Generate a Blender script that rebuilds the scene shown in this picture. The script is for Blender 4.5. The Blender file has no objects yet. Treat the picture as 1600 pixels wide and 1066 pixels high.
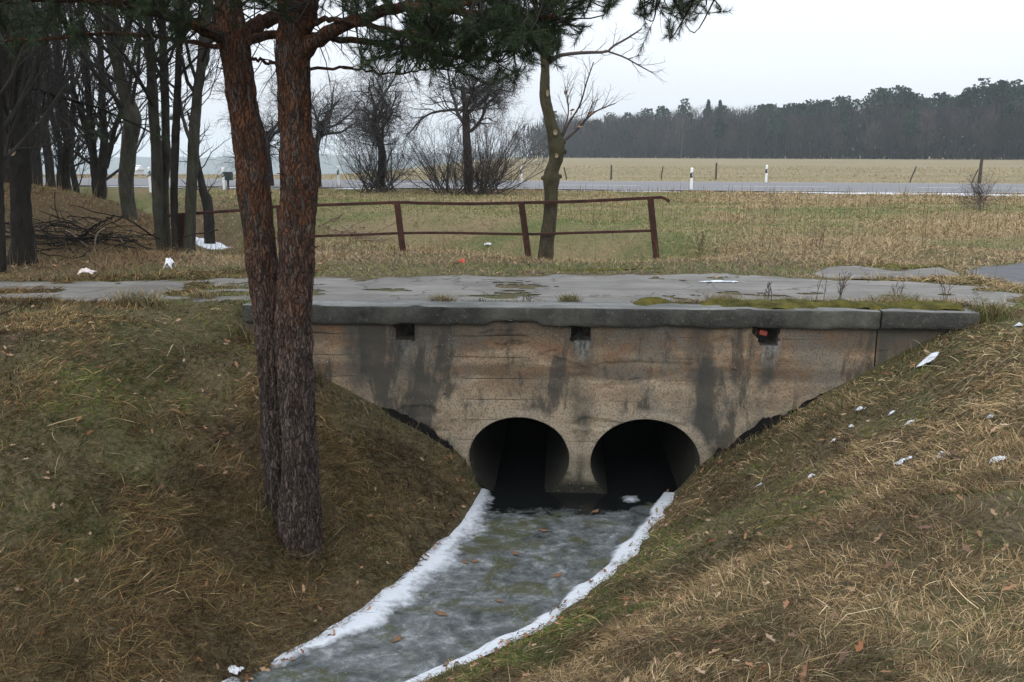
import bpy, math
import numpy as np
C = bpy.context.scene
R = math.radians
RNG = np.random.default_rng

# ------------------------------------------------------------------ camera
F = 1400.0; H = 1.65; PITCH = math.atan(292 / F); YAW = R(-3.3)
fh = np.array([math.sin(YAW), math.cos(YAW), 0.0]); rt = np.array([math.cos(YAW), -math.sin(YAW), 0.0])
fw = fh * math.cos(PITCH) - np.array([0, 0, 1.0]) * math.sin(PITCH)
upv = fh * math.sin(PITCH) + np.array([0, 0, 1.0]) * math.cos(PITCH)
EYE = np.array([0, 0, H])
def ray(px, py):
    d = fw * F + rt * (px - 800) + upv * (533 - py)
    return d / np.linalg.norm(d)
def PZ(px, py, z=0.0):
    d = ray(px, py); return EYE + d * ((z - H) / d[2])
def PY(px, py, Y):
    d = ray(px, py); return EYE + d * (Y / d[1])
def PD(px, py, D):
    d = ray(px, py); return EYE + d * (D / d.dot(fh))

# ------------------------------------------------------------------ noise
def _h(i, j, k, s):
    with np.errstate(over='ignore'):
        h = (i.astype(np.uint32) * np.uint32(374761393)) ^ (j.astype(np.uint32) * np.uint32(668265263)) ^ (k.astype(np.uint32) * np.uint32(2147483647 - 1274126177 % 97)) ^ np.uint32((s * 974711 + 12345) & 0xffffffff)
        h = (h ^ (h >> np.uint32(13))) * np.uint32(1274126177)
        h = (h ^ (h >> np.uint32(15))) * np.uint32(2246822519)
        h = h ^ (h >> np.uint32(16))
    return h.astype(np.float64) / 4294967295.0
def vnoise(x, y, z=None, s=0):
    x = np.asarray(x, float); y = np.asarray(y, float)
    z = np.zeros_like(x) if z is None else np.asarray(z, float)
    xi, yi, zi = np.floor(x).astype(np.int64), np.floor(y).astype(np.int64), np.floor(z).astype(np.int64)
    a, b, c = x - xi, y - yi, z - zi
    a, b, c = a*a*(3-2*a), b*b*(3-2*b), c*c*(3-2*c)
    o = 0
    for di in (0, 1):
        for dj in (0, 1):
            for dk in (0, 1):
                w = (a if di else 1-a) * (b if dj else 1-b) * (c if dk else 1-c)
                o = o + w * _h(xi+di, yi+dj, zi+dk, s)
    return o * 2 - 1
def fbm(x, y, z=None, s=0, o=4):
    x = np.asarray(x, float); y = np.asarray(y, float); t = 0; a = 1.0; n = 0
    for k in range(o):
        t = t + a * vnoise(x * 2**k + 17.3*k, y * 2**k - 9.1*k, None if z is None else np.asarray(z) * 2**k, s + k); n += a; a *= .5
    return t / n
def sst(a, b, x):
    t = np.clip((np.asarray(x, float) - a) / (b - a), 0, 1); return t*t*(3-2*t)
def smin(a, b, k):
    h = np.clip(.5 + .5 * (b - a) / k, 0, 1); return b*(1-h) + a*h - k*h*(1-h)
def nrm(v):
    return v / np.maximum(np.linalg.norm(v, axis=-1, keepdims=True), 1e-9)

# ------------------------------------------------------------------ objects
def tag(o, label=None, cat=None, group=None, kind=None):
    if label: o['label'] = label
    if cat: o['category'] = cat
    if group: o['group'] = group
    if kind: o['kind'] = kind
    return o
def thing(name, label, cat, loc=(0, 0, 0), group=None):
    o = bpy.data.objects.new(name, None); C.collection.objects.link(o); o.location = [float(v) for v in loc]; o.empty_display_size = .2
    return tag(o, label, cat, group)
class MB:
    def __init__(s): s.V = []; s.Q = []; s.T = []; s.A = []; s.n = 0; s.QM = []; s.TM = []
    def add(s, V, Q=None, T=None, A=None, m=0):
        V = np.asarray(V, float).reshape(-1, 3); s.V.append(V)
        if Q is not None and len(Q): s.Q.append(np.asarray(Q, np.int64).reshape(-1, 4) + s.n); s.QM.append(np.full(len(s.Q[-1]), m))
        if T is not None and len(T): s.T.append(np.asarray(T, np.int64).reshape(-1, 3) + s.n); s.TM.append(np.full(len(s.T[-1]), m))
        if A is not None: s.A.append(np.broadcast_to(np.asarray(A, float), (len(V), 3)))
        s.n += len(V); return s
    def box(s, c, d, rot=None, m=0, A=None):
        v = np.array([[x, y, z] for x in (-.5, .5) for y in (-.5, .5) for z in (-.5, .5)]) * np.asarray(d, float)
        if rot is not None: v = v @ np.asarray(rot).T
        return s.add(v + np.asarray(c, float), [[0,1,3,2],[4,6,7,5],[0,4,5,1],[2,3,7,6],[0,2,6,4],[1,5,7,3]], A=A, m=m)
    def build(s, name, mats, parent=None, smooth=True, bevel=0):
        me = bpy.data.meshes.new(name)
        V = np.concatenate(s.V)
        if parent is not None: 
            q = parent; off = np.zeros(3)
            while q is not None: off = off + np.array(q.location); q = q.parent
            V = V - off
        Q = np.concatenate(s.Q) if s.Q else np.zeros((0, 4), np.int64); T = np.concatenate(s.T) if s.T else np.zeros((0, 3), np.int64)
        me.vertices.add(len(V)); me.vertices.foreach_set('co', V.astype(np.float32).ravel())
        me.loops.add(len(Q)*4 + len(T)*3); me.polygons.add(len(Q) + len(T))
        me.loops.foreach_set('vertex_index', np.concatenate([Q.ravel(), T.ravel()]).astype(np.int32))
        me.polygons.foreach_set('loop_start', np.concatenate([np.arange(len(Q))*4, len(Q)*4 + np.arange(len(T))*3]).astype(np.int32))
        me.polygons.foreach_set('use_smooth', np.full(len(Q)+len(T), smooth))
        if not isinstance(mats, (list, tuple)): mats = [mats]
        for m in mats: me.materials.append(m)
        if len(mats) > 1: me.polygons.foreach_set('material_index', np.concatenate(s.QM + s.TM).astype(np.int32))
        if s.A:
            at = me.attributes.new('col', 'FLOAT_COLOR', 'POINT'); A = np.concatenate(s.A)
            at.data.foreach_set('color', np.concatenate([A, np.ones((len(A), 1))], 1).astype(np.float32).ravel())
        me.update(calc_edges=True); me.validate()
        o = bpy.data.objects.new(name, me); C.collection.objects.link(o); o.parent = parent
        if bevel:
            b = o.modifiers.new('bevel', 'BEVEL'); b.width = bevel; b.segments = 2; b.limit_method = 'ANGLE'
        return o
def tube(mb, pts, rad, k=5, A=None, cap=False, m=0):
    pts = np.asarray(pts, float); rad = np.asarray(rad, float)
    if pts.ndim == 2: pts = pts[None]; rad = rad[None]
    B, N, _ = pts.shape
    t = nrm(np.gradient(pts, axis=1))
    mt = np.abs(t.mean(1)); ref = np.zeros((B, 3)); ref[np.arange(B), mt.argmin(1)] = 1
    a = nrm(np.cross(t, ref[:, None, :])); b = np.cross(t, a)
    th = np.arange(k) * 2 * math.pi / k
    V = pts[:, :, None, :] + rad[:, :, None, None] * (np.cos(th)[None, None, :, None] * a[:, :, None, :] + np.sin(th)[None, None, :, None] * b[:, :, None, :])
    idx = np.arange(B*N*k).reshape(B, N, k); nx = np.roll(idx, -1, 2)
    Q = np.stack([idx[:, :-1], nx[:, :-1], nx[:, 1:], idx[:, 1:]], -1).reshape(-1, 4)
    mb.add(V.reshape(-1, 3), Q, A=A, m=m)
    if cap:
        for bi in range(B):
            for e, sgn in ((0, 1), (N-1, -1)):
                c = pts[bi, e]; vs = V[bi, e]; 
                tri = [[i, (i+1) % k, k] if sgn < 0 else [(i+1) % k, i, k] for i in range(k)]
                mb.add(np.vstack([vs, c]), T=tri, A=A, m=m)
    return V
def spline(P, n):
    P = np.asarray(P, float); m = len(P)
    t = np.linspace(0, m-1, n); i = np.clip(np.floor(t).astype(int), 0, m-2); u = (t - i)[:, None]
    g = lambda j: P[np.clip(j, 0, m-1)]
    p0, p1, p2, p3 = g(i-1), g(i), g(i+1), g(i+2)
    return .5 * (2*p1 + (p2-p0)*u + (2*p0-5*p1+4*p2-p3)*u**2 + (3*p1-p0-3*p2+p3)*u**3)
def grow(rng, pts, rad, levels):
    """level-wise branching; returns list of (pts (B,N,3), rad (B,N)) per level"""
    out = []
    for L in levels:
        n = L['n']; B, N0, _ = pts.shape; N = L.get('N', 6); M = B*n
        t = (np.arange(n)[None, :] + rng.random((B, n))) / n; t = L['t0'] + (L.get('t1', 1.0) - L['t0']) * t; t = t.ravel()
        bi = np.repeat(np.arange(B), n); f = t * (N0-1); i = np.clip(f.astype(int), 0, N0-2); u = (f-i)[:, None]
        p = pts[bi, i]*(1-u) + pts[bi, i+1]*u; r0 = rad[bi, i]*(1-u[:, 0]) + rad[bi, i+1]*u[:, 0]
        tg = nrm(pts[bi, i+1] - pts[bi, i]); v = rng.normal(size=(M, 3)); per = nrm(v - (v*tg).sum(1, keepdims=True)*tg)
        an = R(1) * (L['ang'] + L.get('dang', 12) * rng.normal(size=M))[:, None]
        d = tg*np.cos(an) + per*np.sin(an)
        if 'flat' in L: d[:, 2] *= L['flat']; d = nrm(d)
        ln = L['len'] * (.55 + .75*rng.random(M)) * (1 - L.get('tap', .5)*(t - L['t0']))
        r = np.clip(np.minimum(L['rs'] * r0, L.get('rmax', 9)), L.get('rmin', .002), None)
        P = np.zeros((M, N, 3)); P[:, 0] = p; st = (ln / (N-1))[:, None]
        for q in range(1, N):
            d = nrm(d + L.get('wob', .2) * rng.normal(size=(M, 3)) + np.array([0, 0, L.get('up', 0.1)]))
            P[:, q] = P[:, q-1] + d*st
        rr = r[:, None] * np.linspace(1, L.get('tip', .3), N)[None]
        out.append((P, rr)); pts, rad = P, rr
    return out

# ------------------------------------------------------------------ materials
class NT:
    def __init__(s, name):
        s.m = bpy.data.materials.new(name); s.m.use_nodes = True; s.t = s.m.node_tree; s.t.nodes.clear()
        s.out = s.t.nodes.new('ShaderNodeOutputMaterial')
    def n(s, typ, **kw):
        nd = s.t.nodes.new(typ)
        for k, v in kw.items():
            if k == 'ins':
                for a, b in v.items():
                    if hasattr(b, 'is_output'): s.t.links.new(b, nd.inputs[a])
                    else: nd.inputs[a].default_value = b
            else: setattr(nd, k, v)
        return nd
    def pos(s): return s.n('ShaderNodeNewGeometry').outputs['Position']
    def map(s, v, sc): return s.n('ShaderNodeMapping', ins={'Vector': v, 'Scale': sc}).outputs[0]
    def noise(s, v, scale, detail=5, rough=.6, dist=0.0):
        return s.n('ShaderNodeTexNoise', ins={'Vector': v, 'Scale': scale, 'Detail': detail, 'Roughness': rough, 'Distortion': dist}).outputs[0]
    def vor(s, v, scale, feature='F1'):
        return s.n('ShaderNodeTexVoronoi', feature=feature, ins={'Vector': v, 'Scale': scale}).outputs[0]
    def ramp(s, f, stops, interp='LINEAR'):
        nd = s.n('ShaderNodeValToRGB', ins={'Fac': f}); nd.color_ramp.interpolation = interp; e = nd.color_ramp.elements
        while len(e) < len(stops): e.new(.5)
        for el, (p, c) in zip(e, stops):
            el.position = p; el.color = (c, c, c, 1) if isinstance(c, (int, float)) else (*c, 1)
        return nd.outputs[0]
    def mix(s, f, a, b, mode='MIX'):
        nd = s.n('ShaderNodeMix', data_type='RGBA', blend_type=mode)
        for k, v in ((0, f), (6, a), (7, b)):
            if hasattr(v, 'is_output'): s.t.links.new(v, nd.inputs[k])
            else: nd.inputs[k].default_value = (*v, 1) if isinstance(v, tuple) else v
        return nd.outputs[2]
    def math(s, op, a, b=0.0, c=0.0):
        nd = s.n('ShaderNodeMath', operation=op)
        for k, v in enumerate((a, b, c)):
            if hasattr(v, 'is_output'): s.t.links.new(v, nd.inputs[k])
            else: nd.inputs[k].default_value = v
        return nd.outputs[0]
    def sep(s, v): return s.n('ShaderNodeSeparateXYZ', ins={0: v}).outputs
    def attr(s, name='col'): return s.n('ShaderNodeAttribute', attribute_name=name).outputs
    def bump(s, h, dist=.01, st=1.0): return s.n('ShaderNodeBump', ins={'Height': h, 'Distance': dist, 'Strength': st}).outputs[0]
    def surf(s, col, rough=.85, normal=None, spec=.3, metal=0.0):
        b = s.n('ShaderNodeBsdfPrincipled')
        for k, v in (('Base Color', col), ('Roughness', rough), ('Normal', normal), ('Specular IOR Level', spec), ('Metallic', metal)):
            if v is None: continue
            if hasattr(v, 'is_output'): s.t.links.new(v, b.inputs[k])
            else: b.inputs[k].default_value = (*v, 1) if isinstance(v, tuple) else v
        s.t.links.new(b.outputs[0], s.out.inputs[0]); return s.m
def simple(name, a, b, scale=8, rough=.85, bump=.004, spec=.3):
    t = NT(name); p = t.pos(); f = t.noise(p, scale, 6)
    return t.surf(t.mix(t.ramp(f, [(.3, 0.0), (.7, 1.0)]), a, b), rough, t.bump(t.noise(p, scale*4, 4), bump), spec)
def attrmat(name, rough=.9, spec=.15, var=.0):
    t = NT(name); c = t.attr()[0]
    return t.surf(c, rough, None, spec)

# ------------------------------------------------------------------ site measures (from the picture, on the real planes)
ZW = -2.02                                  # ice level
ZT = 0.06                                   # coping top
YW = float(PZ(480, 478, ZT)[1])             # coping front edge
YWALL = YW + 0.06                           # wall face
def P2(pts, z): return np.array([PZ(x, y, z)[:2] for x, y in pts])
L_EDGE = P2([(756, 760), (735, 790), (690, 850), (640, 905), (570, 962), (500, 1010), (440, 1040), (380, 1068)], ZW)
R_EDGE = P2([(1040, 772), (1015, 815), (960, 880), (900, 930), (840, 975), (740, 1023), (640, 1068)], ZW)
def ext(e, d): return np.vstack([[e[0][0], YW + 3], e, e[-1] + nrm(e[-1]-e[-2])*0.8, e[-1] + np.array(d)*1.6, e[-1] + np.array(d)*9])
L_EDGE = ext(L_EDGE, (-.80, -.60)); R_EDGE = ext(R_EDGE, (-.82, -.57))
CH = np.vstack([L_EDGE, R_EDGE[::-1]])
def seg_d(x, y, poly, closed=False):
    P = np.vstack([poly, poly[:1]]) if closed else poly
    d = np.full(np.shape(x), 1e9)
    for a, b in zip(P[:-1], P[1:]):
        e = b-a; t = np.clip(((x-a[0])*e[0] + (y-a[1])*e[1]) / (e @ e), 0, 1)
        d = np.minimum(d, np.hypot(x-a[0]-t*e[0], y-a[1]-t*e[1]))
    return d
def inside(x, y, poly):
    r = np.zeros(np.shape(x), bool); n = len(poly)
    for i in range(n):
        a, b = poly[i], poly[i-1]
        c = (a[1] > y) != (b[1] > y)
        with np.errstate(divide='ignore', invalid='ignore'):
            r ^= c & (x < (b[0]-a[0]) * (y-a[1]) / (b[1]-a[1] + 1e-12) + a[0])
    return r
def ch_sd(x, y):
    d = seg_d(x, y, CH, True); return np.where(inside(x, y, CH), -d, d)
ZB = -1.05
YR = float(PZ(825, 397, 0)[1])              # railing line
UP = np.array([[.6, YR+2.0], [-.9, YR+3.6], [-4.2, YR+6.6], PZ(345, 402, ZB)[:2], PZ(290, 385, ZB)[:2], PZ(228, 359, ZB)[:2], PZ(180, 345, ZB)[:2]+[-8, 14]])
def up_d(x, y): return seg_d(x, y, UP) - 1.15
DIPA = PD(342, 402, 15.0)[:2]; DIPB = PD(328, 395, 21.5)[:2]; MND = PD(45, 300, 20.5)[:2]; RGA = PZ(1200, 850, -.25)[:2]; RGB = PZ(1560, 800, -.05)[:2]
RG2A = PZ(830, 1066, -.75)[:2]; RG2B = PZ(1060, 965, -.6)[:2]
def road_v(x, y):                            # signed distance across the far road (0 near edge, >0 beyond)
    return (np.asarray(x) - RA[0])*RN[0] + (np.asarray(y) - RA[1])*RN[1]
RA = PZ(1600, 304, 0)[:2]; RB = PZ(850, 297.5, 0)[:2]; RD = nrm(RB-RA); RN = np.array([-RD[1], RD[0]]); RN = RN * np.sign(RN[1])
RW = float(road_v(*PZ(1300, 287.3, 0)[:2]))
WFIX = None
def h_front(x, y):
    d = ch_sd(x, y)
    left = sst(.5, -1.0, x - (L_EDGE[0][0] + R_EDGE[0][0])/2 - .0*(y))
    h = ZW - .04 + .61*d
    h = np.where(d < 0, ZW - .04 - .25*sst(0, -.35, d), h)
    z = smin(h, 0.0, .45)
    near = sst(.15, 1.2, d) * sst(YW+.05, YW-1.0, y)
    z = z + .045*fbm(x*5.5, y*5.5, s=6, o=3)*sst(-.3, .1, d)*sst(YW+.05, YW-.2, y)
    lump = .10*fbm(x*.9, y*.9, s=3, o=3) + .075*fbm(x*2.7, y*2.7, s=8, o=4)
    z = z + near*lump
    rg = seg_d(x, y, np.array([RGA, RGB])); z = z + .20*np.exp(-(rg/.42)**2)*near
    rg2 = seg_d(x, y, np.array([RG2A, RG2B])); z = z + .10*np.exp(-(rg2/.22)**2)*near
    z = z + .42*np.exp(-((x+2.95)/.55)**2 - ((y-YW+.25)/.6)**2) * sst(0, .5, d)      # grassy shoulder at the wall's left end
    if WFIX is not None: z = z + np.exp(-np.maximum(YW+.05-y, 0)/.75) * np.interp(x, WFIX[0], WFIX[1])
    z = np.where(z > -.02, -.02 + (z+.02)*.35, z)
    return z
_w = np.array([PY(x, y, YWALL-.02) for x, y in ((470, 570), (490, 583), (540, 608), (600, 638), (660, 670), (700, 695), (728, 720), (1105, 718), (1160, 690), (1220, 655), (1280, 618), (1330, 595), (1375, 572), (1450, 535), (1520, 508))])
_d = _w[:, 2] - h_front(_w[:, 0], _w[:, 1]); WFIX = (np.concatenate([[-3.6], _w[:7, 0], [_w[6, 0]+.2, _w[7, 0]-.3], _w[7:, 0], [5.3]]), np.concatenate([[0], _d[:7], [0, 0], _d[7:], [0]]))
def h_back(x, y):
    dep = x*fh[0] + y*fh[1]; lat = x*rt[0] + y*rt[1]
    w = sst(YW+2.9, YW+5.5, y)
    z = w*(.07*fbm(x*.35, y*.35, s=21, o=3) + .035*fbm(x*1.7, y*1.7, s=24, o=2))
    z = z * sst(-1.2, -3.5, road_v(x, y)) if True else z
    z = z + 1.0*np.exp(-((x-MND[0])/3.6)**2 - ((y-MND[1])/5.0)**2)*w
    z = z + .38*np.exp(-((x-PZ(590,350,0)[0])/1.1)**2 - ((y-PZ(590,372,0)[1]-1.2)/.6)**2)
    z = z + .16*np.exp(-((x-.6)/2.0)**2 - ((y-YR-1.9)/.5)**2)
    z = z - np.interp(y, [14.3, 15.5, 16, 18, 20, 22], [0, .22, .40, .68, .88, .9])*np.exp(-(seg_d(x, y, np.array([DIPA, DIPB]))/.95)**2)
    du = up_d(x, y); hb = np.where(du < 0, ZB, ZB + .62*du)
    rv = road_v(x, y)
    z = np.where(rv > -3.2, z, smin(hb, z, .3))
    z = z - .0235*(np.sqrt((np.maximum(dep, 0)-78)**2 + 400)+np.maximum(dep, 0)-78)*.5 * sst(.06, -.24, lat/np.maximum(dep, 1)) * sst(45, 75, dep)
    return z
YS = YW + .13
def HT(x, y):
    x = np.asarray(x, float); y = np.asarray(y, float)
    f = h_front(x, y); b = h_back(x, y)
    t = np.where(y <= YS, f, b)
    side = sst(3.0, 4.2, -x) + sst(5.1, 6.3, x)     # beyond the wall's ends the two blend
    bl = sst(YS-.6, YS+.6, y); return np.where(side > 0, (1-np.clip(side, 0, 1))*t + np.clip(side, 0, 1)*(f*(1-bl)+b*bl), t)
def on_ground(px, py, far=60):
    d = ray(px, py); t = np.linspace(1.5, far, 6000)[:, None]; p = EYE + d*t
    g = HT(p[:, 0], p[:, 1]); i = int(np.argmax(p[:, 2] < g)); return p[i]

# ------------------------------------------------------------------ world, light, camera
SUN_EL, SUN_AZ = 40.0, 200.0                 # high, diffuse, from behind the camera
w = bpy.data.worlds.new('World'); C.world = w; w.use_nodes = True; nt = w.node_tree; bg = nt.nodes['Background']
sky = nt.nodes.new('ShaderNodeTexSky'); sky.sky_type = 'NISHITA'; sky.sun_disc = False
sky.sun_elevation = R(SUN_EL); sky.sun_rotation = R(SUN_AZ); sky.dust_density = 3.0; sky.air_density = 1.0
hs = nt.nodes.new('ShaderNodeHueSaturation'); hs.inputs['Saturation'].default_value = .25; hs.inputs['Value'].default_value = 1.0
mx = nt.nodes.new('ShaderNodeMix'); mx.data_type = 'RGBA'; mx.inputs[0].default_value = .78
mx.inputs[7].default_value = (8.15, 8.65, 9.45, 1)                   # the cloud deck
nt.links.new(sky.outputs[0], hs.inputs['Color']); nt.links.new(hs.outputs[0], mx.inputs[6]); tc = nt.nodes.new('ShaderNodeTexCoord'); sp = nt.nodes.new('ShaderNodeSeparateXYZ'); nt.links.new(tc.outputs['Generated'], sp.inputs[0])
ml = nt.nodes.new('ShaderNodeMath'); ml.operation = 'MULTIPLY_ADD'; ml.use_clamp = False; ml.inputs[1].default_value = 1.45; ml.inputs[2].default_value = .745; nt.links.new(sp.outputs[2], ml.inputs[0])   # overcast: brighter overhead
cn = nt.nodes.new('ShaderNodeTexNoise'); cn.inputs['Scale'].default_value = 2.2; cn.inputs['Detail'].default_value = 4.0; nt.links.new(tc.outputs['Generated'], cn.inputs['Vector'])
m2 = nt.nodes.new('ShaderNodeMath'); m2.operation = 'MULTIPLY_ADD'; m2.inputs[1].default_value = .16; nt.links.new(cn.outputs[0], m2.inputs[0]); nt.links.new(ml.outputs[0], m2.inputs[2])
vm = nt.nodes.new('ShaderNodeVectorMath'); vm.operation = 'SCALE'; nt.links.new(mx.outputs[2], vm.inputs[0]); nt.links.new(m2.outputs[0], vm.inputs['Scale']); nt.links.new(vm.outputs[0], bg.inputs[0])
bg.inputs[1].default_value = .10
sl = bpy.data.lights.new('sun', 'SUN'); sl.energy = .5; sl.angle = R(40); sl.color = (1, .96, .9)
so = bpy.data.objects.new('sun', sl); C.collection.objects.link(so)
so.rotation_euler = (R(90-SUN_EL), 0, R(180-SUN_AZ))
cd = bpy.data.cameras.new('camera'); co = bpy.data.objects.new('camera', cd); C.collection.objects.link(co)
co.location = EYE; co.rotation_euler = (R(90)-PITCH, 0, -YAW); cd.sensor_width = 36; cd.lens = 36*F/1600; cd.clip_end = 8000; cd.clip_start = .05
C.camera = co
C.view_settings.view_transform = 'Standard'; C.view_settings.look = 'None'; C.view_settings.exposure = 0.46; C.view_settings.gamma = 1.0
C.render.engine = 'CYCLES'; cy = C.cycles
cy.max_bounces = 5; cy.diffuse_bounces = 3; cy.glossy_bounces = 2; cy.transparent_max_bounces = 4; cy.volume_bounces = 1
cy.use_denoising = True; cy.denoiser = 'OPENIMAGEDENOISE'; cy.denoising_input_passes = 'RGB_ALBEDO_NORMAL'; cy.denoising_prefilter = 'NONE'; cy.sample_clamp_indirect = 4; C.render.filter_size = 1.5

# ------------------------------------------------------------------ ground materials
def m_ground():
    t = NT('soil_and_turf'); p = t.pos()
    big = t.noise(p, .35, 4); mid = t.noise(p, 2.2, 6, .65); fine = t.noise(p, 26, 6, .7)
    c = t.mix(t.ramp(mid, [(.35, 0.0), (.65, 1.0)]), (.045, .035, .022), (.115, .088, .05))
    c = t.mix(t.ramp(big, [(.46, 0.0), (.62, 1.0)]), c, (.055, .065, .022))
    c = t.mix(t.ramp(fine, [(.42, 0.0), (.7, .75)]), c, (.19, .15, .09))
    y = t.math('SUBTRACT', t.sep(p)[1], 0.0)
    # straw-pale pasture away from the ditch
    st = t.noise(t.map(p, (.05, .35, .35)), 1.0, 5, .65)
    past = t.mix(t.ramp(st, [(.35, 0.0), (.65, 1.0)]), (.165, .138, .082), (.235, .193, .118))
    past = t.mix(t.ramp(t.noise(t.map(p, (.03, .12, .1)), 1.0, 3), [(.5, 0.0), (.7, .6)]), past, (.13, .13, .05))
    c = t.mix(t.ramp(t.math('MULTIPLY', y, .01), [(.14, 0.0), (.48, 0.0), (.53, 1.0)]), c, past)
    mead = t.mix(t.ramp(t.noise(t.map(p, (.16, .42, .4)), 1.0, 4, .6), [(.42, 0.0), (.6, 1.0)]), (.24, .185, .105), (.10, .125, .042))
    c = t.mix(t.ramp(t.math('MULTIPLY', y, .01), [(.155, 0.0), (.18, .65), (.40, .65), (.5, 0.0)]), c, mead)
    la = t.math('DIVIDE', t.sep(p)[0], t.math('MAXIMUM', y, 1.0)); emb = t.math('MULTIPLY', t.ramp(t.math('ADD', la, 1.0), [(.60, 1.0), (.70, 0.0)]), t.ramp(t.math('MULTIPLY', y, .01), [(.13, 0.0), (.16, 1.0), (.34, 1.0), (.40, 0.0)]))
    c = t.mix(emb, c, t.mix(mid, (.055, .036, .020), (.135, .092, .052)))
    return t.surf(c, .95, t.bump(t.math('ADD', t.math('MULTIPLY', mid, 2.0), fine), .03), .1)
M_GROUND = m_ground()
def axis(lo, hi, a, b, st, g, mx):
    mid = np.arange(a, b + 1e-6, st); L = []; s = st; v = a
    while v > lo: s = min(s*g, mx); v -= s; L.append(v)
    Rr = []; s = st; v = mid[-1]
    while v < hi: s = min(s*g, mx); v += s; Rr.append(v)
    return np.concatenate([L[::-1], mid, Rr])
XL = -3.45; XR = float(PY(1530, 500, YW)[0]); XCR = float(PY(1377, 495, YW)[0]); XWR = XR - .12
gx = axis(-2900, 2900, -7, 7, .08, 1.045, 80); gy = axis(-60, 2850, .6, 16.5, .08, 1.045, 80)
gy = gy[(np.abs(gy - YS) > .05)]; gy = np.sort(np.concatenate([gy, [YS-.02, YS+.02]]))
X, Y = np.meshgrid(gx, gy); Z = HT(X, Y)
GI = np.arange(X.size).reshape(X.shape)
Q = np.stack([GI[:-1, :-1], GI[:-1, 1:], GI[1:, 1:], GI[1:, :-1]], -1)
row = int(np.where(np.isclose(gy, YS-.02))[0][0]); keep = np.ones(Q.shape[:2], bool)
keep[row] = ~((gx[:-1] > XL+.02) & (gx[1:] < XWR-.02) & (Z[row, :-1] < -.25))
tag(MB().add(np.stack([X, Y, Z], -1), Q[keep]).build('ground', M_GROUND), kind='structure')

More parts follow.
